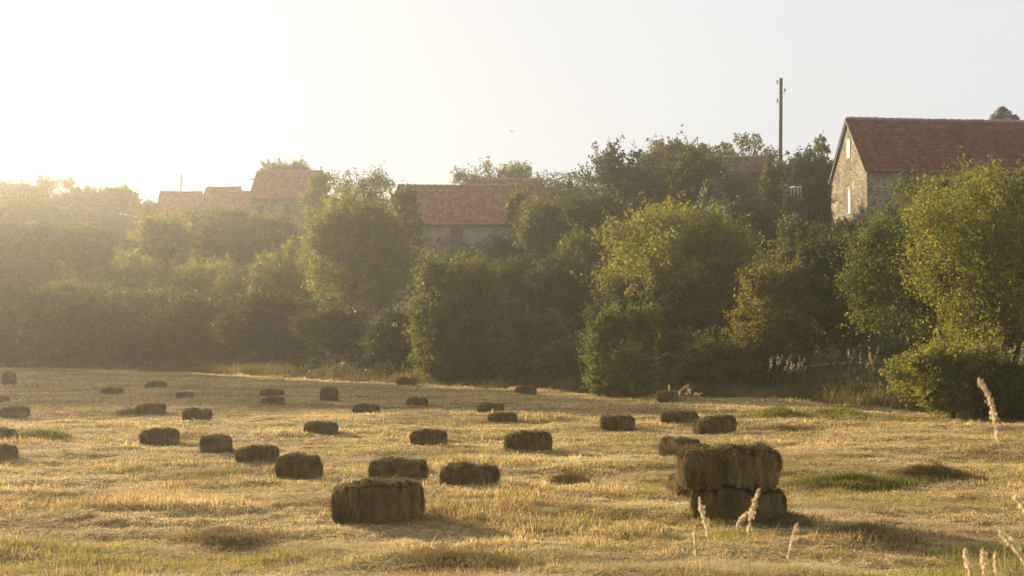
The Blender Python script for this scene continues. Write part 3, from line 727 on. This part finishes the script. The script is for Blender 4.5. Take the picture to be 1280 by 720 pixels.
# dry stone wall at the foot of the left thicket
root_w = None
def dry_wall():
    r = random.Random(8); mb = MB()
    pts = [(P(a, HOR, b).x, b) for a, b in ((318, 74.4), (360, 71.3), (410, 67.8), (455, 64.8), (500, 61.8))]
    for k in range(len(pts)-1):
        (x0, y0), (x1, y1) = pts[k], pts[k+1]; ln = math.hypot(x1-x0, y1-y0); a = math.atan2(y1-y0, x1-x0)
        nn = int(ln/.30)
        for q in range(nn):
            t = (q+.5)/nn; x = x0+(x1-x0)*t; y = y0+(y1-y0)*t; zz = tz(x, y)-.15
            hgt = .5+.15*math.sin((k*nn+q)*.35)
            c = 0
            while c < hgt:
                s = r.uniform(.16, .26); M = Matrix.Translation((x+r.uniform(-.05, .05), y+r.uniform(-.06, .06), zz+c+s/2)) @ Matrix.Rotation(a+r.uniform(-.2, .2), 4, 'Z') @ Matrix.Rotation(r.uniform(-.12, .12), 4, 'Y')
                mb.box((-.19, -.22, -s/2), (.19, .22, s/2), 0, M); c += s*.92
    o = mb.build('dry_stone_wall', M_STONE3, None)
    tag(o, 'low dry stone wall at the foot of the thicket, left of centre', 'wall')
dry_wall()

# utility poles
def pole(label, px, yt, d, rad_, arms=True, group='utility poles'):
    top = P(px, yt, d); z0 = tz(top.x, d); h = top.z-z0
    root = empty('utility_pole', (top.x, d, z0), 0, label=label, cat='utility pole', group=group)
    mb = MB(); mb.tube([(-.02, 0, -.3), (0, 0, h*.5), (0.06 if arms else 0, 0, h)], [rad_*1.25, rad_*1.1, rad_], 12); mb.build('post', M_POLE, root, True)
    if arms:
        for s, dz in ((-1, .28), (1, .82), (-1, 1.48)):
            b = MB(); b.tube([(.05, 0, h-dz-.12), (.05+s*.24, 0, h-dz-.12), (.05+s*.24, 0, h-dz)], .016, 6); br = b.build('bracket', M_POLE, root, True)
            b = MB(); b.tube([(.05+s*.24, 0, h-dz-.02), (.05+s*.24, 0, h-dz+.04), (.05+s*.24, 0, h-dz+.10), (.05+s*.24, 0, h-dz+.16)], [.075, .06, .07, .035], 10); b.build('insulator', M_CERAMIC, br, True)
    return root
pole('tall dark pole with three insulators standing left of the stone barn', 977, 96, 90, .105)
pole('thin pole in the haze rising behind the leftmost small house', 225, 217, 147, .07, False)
pole('thin grey pole on the skyline right of the second tiled house', 673, 217, 108, .085, False)

# pale slatted fence up in the haze on the left
def slat_fence():
    a = P(90, 283, 128); z0 = tz(a.x, 128); top = P(100, 260, 128).z
    root = empty('slatted_fence', (a.x, 128, z0), 0, label='pale slatted fence panel in the haze on the far left', cat='fence')
    h = max(top-z0, 1.6); L = 2.4
    mb = MB()
    for x in (0, L/2, L):
        mb = MB(); mb.box((x-.05, -.05, -.2), (x+.05, .05, h)); mb.build('post', M_WOOD, root)
    for k in range(4):
        mb = MB(); z = h-.15-k*.44; mb.box((-.1, -.08, z-.06), (L+.1, -.052, z+.05)); mb.build('slat', M_WOOD, root)
slat_fence()

def garden_table():
    a = P(996, 233, 78)
    root = empty('garden_table', (a.x, 78, a.z-.6), R(20), label='small white garden table in the dark gap left of the barn', cat='table')
    mb = MB(); mb.box((-.27, -.2, .565), (.27, .2, .6)); mb.build('tabletop', M_WHITE, root, bevel=.008)
    for sx in (-1, 1):
        for sy in (-1, 1):
            mb = MB(); mb.tube([(sx*.23, sy*.16, 0), (sx*.21, sy*.15, .565)], .011, 8); mb.build('leg', M_WHITE, root, True)
    mb = MB(); mb.box((-.5, -.4, -2.5), (.5, .4, -.002)); t = mb.build('stone_terrace', M_STONE3); t.location = root.location
    tag(t, 'little mossy stone terrace under the white garden table', 'terrace')
garden_table()

# bird
mb = MB()
for s in (-1, 1):
    mb.add([(0, -.05, 0), (s*.09, -.03, .05), (s*.20, .02, .02), (s*.08, .05, .04), (0, .06, 0), (0, -.05, -.015), (s*.09, -.03, .042), (0, .06, -.015)], [(0, 1, 2, 3, 4), (5, 7, 3, 2, 6)])
bird_scale = .45
bird = empty('bird', P(640, 163, 60), R(30), label='tiny dark bird flying in the pale sky', cat='bird')
bird.scale = (bird_scale,)*3
mb.build('wings', M_FEATHER, bird)
mb = MB(); mb.tube([(0, -.11, 0), (0, -.07, .005), (0, 0, 0), (0, .07, 0), (0, .15, 0)], [.008, .028, .035, .022, .012], 8); mb.build('body', M_FEATHER, bird, True)

# ------------------------------------------------------------------ hay bales
def bale_mesh(seed, fibres, fluff, notch=None, nx=44, ny=18, nz=16):
    """unit bale 1 x .46 x .38 lying on z=0; flakes run across it; strands of hay stand off the surface"""
    r = np.random.default_rng(seed); L, W, H = 1.0, .46, .38
    quads = []; verts = []; o = 0
    def face(nu, nv, fn):
        nonlocal o
        u, v = np.meshgrid(np.linspace(-1, 1, nu), np.linspace(-1, 1, nv), indexing='ij')
        verts.append(fn(u.ravel(), v.ravel())); a, b = np.meshgrid(np.arange(nu-1), np.arange(nv-1), indexing='ij'); k = (a*nv+b).ravel()+o
        quads.append(np.stack([k, k+nv, k+nv+1, k+1], 1)); o += nu*nv
    one = np.ones_like
    face(nx, nz, lambda u, v: np.stack([u, -one(u), v], 1)); face(nx, nz, lambda u, v: np.stack([-u, one(u), v], 1))
    face(nx, ny, lambda u, v: np.stack([u, v, one(u)], 1)); face(nx, ny, lambda u, v: np.stack([-u, v, -one(u)], 1))
    face(ny, nz, lambda u, v: np.stack([one(u), u, v], 1)); face(ny, nz, lambda u, v: np.stack([-one(u), -u, v], 1))
    Vu = np.concatenate(verts)
    def shape(Q):
        x, y, z = Q[:, 0].copy(), Q[:, 1].copy(), Q[:, 2].copy()
        p = 13.0; nrm = (np.abs(x)**p+np.abs(y)**p+np.abs(z)**p)**(1/p)
        n2 = np.maximum(1e-6, nrm); f = 1/n2*np.max(np.abs(Q), axis=1)
        x *= f; y *= f; z *= f
        fl = noise(x*7.5+seed*3, y*0+z*.4, 1.0, seed)-.5; f2 = noise(x*20+seed, z*1.5+y, 1.0, seed+1)-.5; f3 = noise(x*9, z*5+y*5, 1.0, seed+2)-.5
        f4 = noise(x*2.3+7, z*1.3+y*2, 1.0, seed+8)-.5
        crack = np.exp(-((noise(x*4.2+seed+z*.15, y*0, 1.0, seed+9)-.5)/.05)**2)
        k = 1+.24*fl+.12*f2+.10*f3+.14*f4-.20*crack-.05*np.exp(-((np.abs(y)-.5)/.07)**2)*(np.abs(y) < .9)
        if notch is not None:
            k = k-.20*np.exp(-((x-notch)/.05)**2)
        X = x*L/2*(1+.035*(noise(y*3, z*3, 1., seed+4)-.5)*2); Y = y*W/2*k; Z = z*H/2*k
        Z = Z+.012*np.sin(x*2.2+seed)+.02*(noise(x*3+y, y*2, 1., seed+5)-.5)
        Z = Z-.035*np.abs(x)**3*(z > 0)+.075*(noise(x*3.3, y*2.2, 1., seed+6)-.45)*(z > .5)
        return np.stack([X, Y, Z+H/2], 1)
    V = shape(Vu); Fc = np.concatenate(quads)
    fx = Vu[Fc[:, 0], 0]; at = np.clip(.1+.5*noise(fx*9+seed, fx*0, 1.0, seed+20)+r.uniform(-.1, .1, len(Fc)), 0, 1)*.7
    # strands
    k = r.integers(0, 4, fibres); u = r.uniform(-1, 1, fibres); v = r.uniform(-1, 1, fibres); one_ = np.ones(fibres)
    sgn = r.choice([-1, 1], fibres)
    Q = np.where((k < 2)[:, None], np.stack([u, sgn*one_, v], 1), np.where((k == 2)[:, None], np.stack([u, v, one_], 1), np.stack([sgn*one_, u, v], 1)))
    C = shape(Q*.995)
    nr_ = np.where((k < 2)[:, None], np.stack([0*u, sgn, 0*u], 1), np.where((k == 2)[:, None], np.stack([0*u, 0*u, one_], 1), np.stack([sgn, 0*u, 0*u], 1))).astype(float)
    t = np.where((k < 2)[:, None], np.array([[0, 0, 1.]]), np.where((k == 2)[:, None], np.array([[0, 1., 0]]), np.array([[0, .6, .8]])))
    mess = np.where(k == 2, 1.6, .26)[:, None]
    t = np.where(((k != 2) & (v > .25))[:, None], -t, t)
    t = t+r.normal(size=(fibres, 3))*mess; t -= nr_*np.sum(t*nr_, 1)[:, None]; t /= np.linalg.norm(t, axis=1)[:, None]+1e-9
    t = t+nr_*(np.abs(r.normal(0, .09, fibres))*np.where((r.uniform(0, 1, fibres) < .08) & (k != 2), 4, 1))[:, None]
    s = np.cross(t, nr_); s /= np.linalg.norm(s, axis=1)[:, None]+1e-9
    ln = r.uniform(.03, .11, fibres)[:, None]*np.where(r.uniform(0, 1, fibres) < .06, 2.0, 1)[:, None]; wd = r.uniform(.002, .0055, fibres)[:, None]
    Bp = C+nr_*.003; Mi = Bp+t*ln*.5+nr_*.006; Tp = Bp+t*ln+r.normal(size=(fibres, 3))*.012
    V2, F2 = strips(Bp, Mi, Tp, s*wd); F2 = F2+len(V)
    a2 = np.where(k == 2, r.uniform(.3, 1, fibres), np.clip(r.uniform(-.15, .55, fibres)+.55*noise(C[:, 0]*20+seed, C[:, 2]*1.5, 1.0, seed+21)-.05, 0, 1))
    # loose fluff on top and at the feet
    nf = fluff
    th = r.uniform(0, 2*np.pi, nf); cx_ = r.normal(0, .22, nf)+r.choice([-.15, .1, .3], nf)
    top = r.uniform(0, 1, nf) < .45
    bx = np.where(top, np.clip(cx_, -.46, .46), r.uniform(-.6, .6, nf)); by = np.where(top, r.uniform(-.2, .2, nf), r.choice([-1, 1], nf)*r.uniform(.2, .32, nf))
    bz = np.where(top, .375+.05*r.uniform(0, 1, nf)*np.exp(-((cx_-.1)/.25)**2), .01+.04*r.uniform(0, 1, nf))
    Bp = np.stack([bx, by, bz], 1); dv = np.stack([np.cos(th), np.sin(th), r.normal(0, .28, nf)], 1); l2 = r.uniform(.06, .2, nf)[:, None]
    sv = np.cross(dv, [[0, 0, 1.]]); wd2 = r.uniform(.002, .005, nf)[:, None]
    Mi = Bp+dv*l2*.5+[[0, 0, .012]]; Tp = Bp+dv*l2
    V3, F3 = strips(Bp, Mi, Tp, sv*wd2); F3 = F3+len(V)+len(V2)
    return mesh_np('hay', np.concatenate([V, V2, V3]), [Fc, F2, F3], M_HAY, np.concatenate([at, np.repeat(a2, 2), np.repeat(r.uniform(.4, 1, nf), 2)]))
def twine_mesh(y):
    mb = MB(); L, H = .502, .38; pts = []
    for k in range(29):
        a = 2*math.pi*k/28; c, s = math.cos(a), math.sin(a)
        pts.append((L*math.copysign(abs(c)**.22, c), y, H/2+(H/2+.001)*math.copysign(abs(s)**.22, s)))
    mb.tube(pts, .0035, 5)
    me = bpy.data.meshes.new('twine'); me.from_pydata(mb.v, [], mb.f); me.materials.append(M_TWINE); me.update(); return me
HM = [bale_mesh(101, 9000, 700), bale_mesh(102, 9000, 500), bale_mesh(103, 9000, 600, notch=-.2), bale_mesh(104, 14000, 260), bale_mesh(105, 14000, 350)]
TM = [twine_mesh(-.115), twine_mesh(.115)]
def bale(label, cx, yb, wpx, hpx, yaw=0, k=0, tilt=0, endon=False, z=None, d=None, group='hay bales scattered on the field', roll=0):
    d = d or gd(yb)
    x = (cx-640)/F*d
    if endon: yaw = 90-math.degrees(math.atan2(x, d))
    vis = wpx/F*d; a = R(yaw); Wd = .46
    L = .95 if endon else (vis-Wd*abs(math.sin(a))*.9)/max(.3, math.cos(a)); L = min(1.15, max(.5, L))
    H = hpx/F*d*.93; H = min(.47, max(.20, H))
    yc = d+Wd*.45
    z0 = tz(x, yc)-.015 if z is None else z
    root = empty('hay_bale', (x, yc, z0), 0, label=label, cat='hay bale', group=group)
    root.rotation_euler = (R(roll), R(tilt), a)
    b = link('hay', HM[k], root); b.scale = (L, 1, H/.38)
    for t in TM:
        q = link('twine', t, root); q.scale = (L, 1, H/.38)
    return root, L, H
bale('largest lone dark hay bale, in the left foreground', 471, 651, 114, 50, 3, 0)
bale('dark hay bale right of and behind the largest lone bale', 587, 610, 74, 30, -9, 1)
bale('hay bale with loose hay on top directly behind the largest lone bale', 497, 601, 72, 26, -6, 2)
bale('hay bale with a deep crease, left of the largest lone bale', 372, 600, 54, 30, -12, 2)
bale('hay bale just left of the deeply creased bale', 320, 579, 54, 24, 5, 0)
bale('stubby hay bale seen end on, with hay spilling at its right foot', 268, 567, 34, 24, 85, 1, endon=True)
bale('hay bale left of the stubby end on bale', 197, 551, 43, 19, -4, 0)
bale('hay bale alone in the sunlit middle left, above the creased bale', 400, 541, 43, 16, 5, 1)
bale('hay bale in the middle of the sunlit field, tipped down to the right', 535, 552, 45, 19, -12, 0, tilt=3)
bale('rounded hay bale with a shadow to its right, centre of the field', 660, 563, 59, 25, 4, 0)
bale('neat sunlit topped hay bale standing alone at centre right', 772, 535, 41, 18, 0, 4)
bale('hay bale with sunlit rim, left of the tilted bale', 850, 530, 46, 18, -4, 4)
bale('tilted hay bale at the edge of the sunlit field with green grass on it', 895, 541, 52, 21, 10, 0, tilt=-6)
bale('hay bale with bright straw on top in front of the dim bale, centre', 628, 526, 36, 12, -2, 0)
bale('dim hay bale behind the one with bright straw on top', 613, 517, 34, 13, 6, 1)
bale('low hay bale on the shadow line, left of centre', 457, 517, 32, 12, -5, 1)
bale('hay bale stood nearly end on in the shade, left of centre', 411, 502, 22, 17, 86, 0, endon=True, tilt=0)
bale('farther hay bale of the pair in line in the shade', 339, 497, 28, 10, 0, 1)
bale('nearer hay bale of the pair in line in the shade', 340, 508, 28, 10, 3, 0)
bale('hay bale on the shadow line at the left, above the stubby one', 245, 526, 36, 14, 5, 1)
bale('hay bale with hay trailing at its left end on the left shadow line', 187, 518, 34, 12, 3, 0)
bale('far hay bale in the haze, highest of the left side bales', 194, 486, 24, 9, 2, 0)
bale('far hay bale in the haze, left of the highest one', 139, 492, 25, 8, 0, 1)
bale('short hay bale with flat loose hay beside it, in the left shade', 230, 499, 17, 9, 84, 1, endon=True)
bale('hazy hay bale stood end on near the left edge', 10, 481, 14, 15, 89, 0, endon=True)
bale('faint hay bale half cut off by the left edge, below the end on one', -4, 503, 22, 9, 0, 1)
bale('light topped small hay bale near the left edge', 16, 523, 21, 13, -20, 0)
bale('upper of two hay bales cut off by the left edge, in the sun', -7, 549, 42, 15, -8, 1)
bale('lower of two hay bales cut off by the left edge, in the sun', -9, 575, 42, 21, -10, 0)
bale('dim hay bale in the shade right of the low shadow line bale', 521, 508, 26, 11, -3, 1)
bale('dim hay bale at the foot of the dark rounded bushes', 657, 496, 27, 11, 2, 0)
bale('pale topped hay bale at the far end under the thicket', 508, 483, 26, 10, 10, 1)
bale('farthest hay bale, below the dry stone wall', 396, 472, 22, 9, 0, 0)
bale('dim hay bale behind the tuft of weeds at the thicket foot', 836, 502, 30, 13, -3, 1)
bale('broken hay bale with loose hay behind the two bale stack', 852, 571, 26, 24, 35, 2)
dS = gd(649)
_, _, h1 = bale('bottom hay bale of the stack of two at the right', 925, 649, 118, 44, -7, 3, d=dS, group='stacked hay bales')
bale('top hay bale of the stack of two at the right', 914, 612, 122, 54, 3, 4, d=dS-.06, z=tz((915-640)/F*dS, dS+.2)+h1+.0, tilt=-1.5, group='stacked hay bales')
bale('hay bale poking out behind the left side of the stack', 866, 622, 46, 28, 10, 1, d=gd(622)+.3, group='stacked hay bales')

# loose hay heaps
def heap(name, label, px, py, wpx, h, n, seed, bright=.3, ry=.4, m=None):
    x, y = gxy(px, py); r = np.random.default_rng(seed); rx = wpx/F*y/2
    X = r.normal(0, .5, n)*rx; Y = r.normal(0, .5, n)*ry; Y = Y+.35*ry*np.sin(X/rx*2.2+seed)
    top = h*.5*np.exp(-(X/rx)**2*2-(Y/ry)**2*2)*(.35+1.1*noise(X/rx*3+seed, Y/ry*2, .7, seed))
    Z = terrain(x+X, y+Y)-tz(x, y)+top*r.uniform(0, 1, n)
    V, Fc = blades(X, Y, Z, r.uniform(.06, .22, n), r.uniform(.004, .010, n)*max(1, y/20), r.uniform(.55, 1.0, n), r)
    me = mesh_np(name, V, Fc, m or M_HAY, np.clip(r.uniform(0, .7, n)+bright, 0, 1))
    o = link(name, me, None, (x, y, tz(x, y))); tag(o, label, 'hay heap', 'loose hay heaps')
heap('hay_heap', 'brown heap of loose hay at the right, behind the green ridge', 1165, 594, 82, .20, 6000, 1, .05)
heap('hay_heap', 'small dark heap of loose hay left of the stack', 714, 602, 44, .10, 2200, 2, 0)
heap('hay_heap', 'pale loose straw heap at the bottom right between grass heads', 1090, 672, 100, .12, 2600, 3, .4)
heap('hay_heap', 'pale loose straw heap near the bottom left', 285, 668, 110, .12, 3000, 4, .45)
heap('hay_heap', 'long dark heap of cut grass right of the tilted bale', 985, 537, 80, .14, 3000, 5, -.1, .7)
heap('hay_heap', 'loose hay trailing from the left shadow line bale', 163, 518, 24, .10, 900, 6, .1)
heap('hay_heap', 'loose hay spilled between the broken bale and the stack', 872, 563, 46, .22, 2500, 7, .1)
heap('hay_heap', 'loose hay at the right foot of the stack', 985, 652, 50, .10, 2500, 8, .1)
heap('hay_heap', 'straw strands along the bottom edge in the middle', 590, 705, 160, .10, 3000, 9, .4)
heap('hay_heap', 'loose straw at the foot of the stubby end on bale', 291, 566, 24, .10, 900, 10, .3)
heap('grass_heap', 'dark green ridge of uncut grass right of the stack', 1070, 600, 150, .16, 9000, 11, -.25, .35, M_GREEN)
heap('grass_heap', 'sunlit green clump of uncut grass below the dark thicket', 1040, 520, 90, .30, 5000, 12, .0, .8, M_GREEN)
heap('grass_heap', 'green tuft of grass left of the sunlit clump', 975, 523, 60, .26, 3500, 13, .0, .7, M_GREEN)
heap('grass_heap', 'low grey green tuft near the left edge of the sunlit field', 55, 547, 60, .16, 3000, 14, -.1, .5, M_GREEN)

# weeds and feathery reeds
def plume(r, base, h, lean, hl, hr, sway=0):
    """one grass stalk with a spikelet head; returns (stalk tube points, head centre line)"""
    a = sway; pts = []
    for k in range(7):
        t = k/6; pts.append(Vector(base)+Vector((math.cos(a)*lean*h*t*t, math.sin(a)*lean*h*t*t, h*t*(1-.15*lean*t))))
    return pts
def stalk(name, label, pts_px, d, headpx, group, hr=.011, seed=1, cat='grass stalk'):
    """stalk through photo points at depth d, head covers the upper part"""
    r = random.Random(seed); pts = [P(a, b, d) for a, b in pts_px]
    base = Vector((pts[-1].x+(pts[-1].x-pts[0].x)*.4, d, tz(pts[-1].x, d)))
    root = empty(name, base, 0, label=label, cat=cat, group=group)
    L = [p-base for p in pts]
    mb = MB(); mb.tube([Vector((0, 0, 0)), L[-1]*.55]+L[::-1], [.0024]*2+[.0018]*(len(L)-1)+[.001], 6); mb.build('stem', M_STEM, root, True)
    # head: many small spikelets around the line
    n = 420; V = []
    cum = [0]
    for a, b in zip(L, L[1:]): cum.append(cum[-1]+(a-b).length)
    hl = headpx/F*d; rr2 = np.random.default_rng(seed)
    ts = rr2.uniform(0, 1, n); C = []
    for t in ts:
        s = t*hl; k = 0
        while k < len(cum)-2 and s > cum[k+1]: k += 1
        C.append(L[k].lerp(L[k+1], min(1, (s-cum[k])/max(1e-6, cum[k+1]-cum[k]))))
    C = np.array([tuple(c) for c in C]); prof = np.sin(np.pi*np.clip(ts, 0, 1)**.7)*.85+.15
    prof *= 1+.35*np.sin(ts*24+seed)
    C = C+rr2.normal(size=(n, 3))*(hr*.36*prof)[:, None]
    V, Fc = leaf_quads(C, .012, .28, 2.6, rr2)
    me = mesh_np('seed_head', V, Fc, M_PLUME, rr2.uniform(.4, 1, n)); link('seed_head', me, root)
M_PLUME = leaf_mat('seed_plumes', [(0, (.26, .22, .13)), (.4, (.50, .43, .29)), (1, (.80, .73, .57))], .5, .2, 5, (1.2, 1.05, .85))
GA = 'feathery grass stalks in the foreground'
stalk('grass_stalk', 'tallest pale grass head in front of the stack', [(948, 611), (941, 630), (936, 650), (934, 672), (935, 700), (935, 740)], 4.2, 62, GA, .011, 1)
stalk('grass_stalk', 'grass head in front of the left side of the stack', [(873, 622), (877, 640), (882, 655), (885, 675), (884, 700), (884, 740)], 4.3, 60, GA, .009, 2)
stalk('grass_stalk', 'short grass head at the bottom, leftmost of the foreground heads', [(867, 658), (868, 675), (870, 700), (870, 740)], 4.6, 44, GA, .008, 3)
stalk('grass_stalk', 'grass head leaning right at the bottom, right of the stack', [(995, 654), (989, 675), (984, 695), (981, 740)], 4.2, 44, GA, .010, 4)
stalk('grass_stalk', 'small bent grass head between the two tall ones', [(934, 640), (926, 648), (920, 656), (924, 700), (928, 740)], 4.5, 26, GA, .008, 5)
stalk('grass_stalk', 'tall curved grass head standing highest near the right edge', [(1222, 474), (1234, 492), (1240, 512), (1243, 535), (1248, 560), (1252, 620), (1254, 740)], 3.9, 86, GA, .010, 6)
stalk('grass_stalk', 'grass head cut by the right edge at mid height of the field', [(1266, 620), (1276, 630), (1286, 645), (1292, 700), (1294, 740)], 3.9, 36, GA, .010, 7)
stalk('grass_stalk', 'nodding grass head in the bottom right corner', [(1246, 663), (1262, 678), (1276, 698), (1284, 720), (1288, 745)], 3.7, 60, GA, .010, 8)
stalk('grass_stalk', 'leftmost of the three short heads in the bottom right corner', [(1203, 686), (1208, 705), (1211, 725), (1212, 745)], 3.8, 40, GA, .009, 9)
stalk('grass_stalk', 'middle of the three short heads in the bottom right corner', [(1225, 685), (1227, 705), (1229, 725), (1229, 745)], 3.9, 40, GA, .011, 10)
stalk('grass_stalk', 'rightmost of the three short heads in the bottom right corner', [(1241, 690), (1242, 705), (1243, 725), (1243, 745)], 3.9, 34, GA, .008, 11)

def reeds(name, label, px0, px1, ytop, d, n, seed, spread=8):
    r = random.Random(seed); rr2 = np.random.default_rng(seed); cx = P((px0+px1)/2, HOR, d)
    root_z = tz(cx.x, d); root = empty(name, (cx.x, d, root_z), 0, label=label, cat='reeds', group='tall dry reeds at the thicket foot', kind='stuff')
    st = MB(); Cs = []
    for k in range(n):
        px = r.uniform(px0, px1); x = P(px, HOR, d).x-cx.x; y = r.uniform(-.5, .5)
        zt = P(px, ytop+r.uniform(0, spread*2.2), d).z-root_z; zb = tz(cx.x+x, d+y)-root_z
        ln = r.uniform(-.10, .16)
        ln = r.uniform(-.12, .38); a = Vector((x, y, zb)); b = Vector((x+ln, y, zt)); m_ = a.lerp(b, .55)-Vector((ln*.3, 0, 0))
        st.tube([a, m_, b], [.006, .005, .003], 4)
        for _ in range(26):
            t = r.uniform(.78, 1.0); p = m_.lerp(b, (t-.55)/.45); Cs.append(tuple(p+Vector((r.gauss(0, .02), r.gauss(0, .02), r.gauss(0, .02)))))
    st.build('stems', M_REED, root)
    V, Fc = leaf_quads(np.array(Cs), .045, .3, 1.3, rr2)
    link('plumes', mesh_np('plumes', V, Fc, M_PLUME, rr2.uniform(0, .35, len(Cs))), root)
reeds('reeds', 'dry reeds with pale plumes at the foot of the russet edged bush', 955, 1002, 442, 43.5, 18, 1)
reeds('reeds', 'thin reeds in the dark gap left of the sunlit tree', 1050, 1092, 434, 41, 8, 2)
reeds('reeds', 'sunlit reeds standing above the dark bush at the right edge', 1196, 1282, 426, 33.5, 34, 3, 9)
reeds('reeds', 'few dry reeds at the dark foot of the sunlit tree', 1100, 1135, 462, 35.5, 7, 4)
reeds('weeds', 'tuft of leafy weeds sprouting in front of the dim bale', 838, 862, 478, 41.5, 10, 5, 7)

# ------------------------------------------------------------------ haze
mh = bpy.data.materials.new('haze'); mh.use_nodes = True; t = mh.node_tree; t.nodes.clear()
oo = t.nodes.new('ShaderNodeOutputMaterial'); pv = t.nodes.new('ShaderNodeVolumePrincipled')
pv.inputs['Color'].default_value = (.98, .94, .84, 1); pv.inputs['Density'].default_value = HAZE_DENSITY; pv.inputs['Anisotropy'].default_value = .87
t.links.new(pv.outputs[0], oo.inputs['Volume'])
hb = MB(); hb.box((-310, -310, -1.6), (310, 310, 24)); h = hb.build('haze', mh)
tag(h, 'warm sunlit dust haze filling the air over the field', 'haze', kind='stuff')
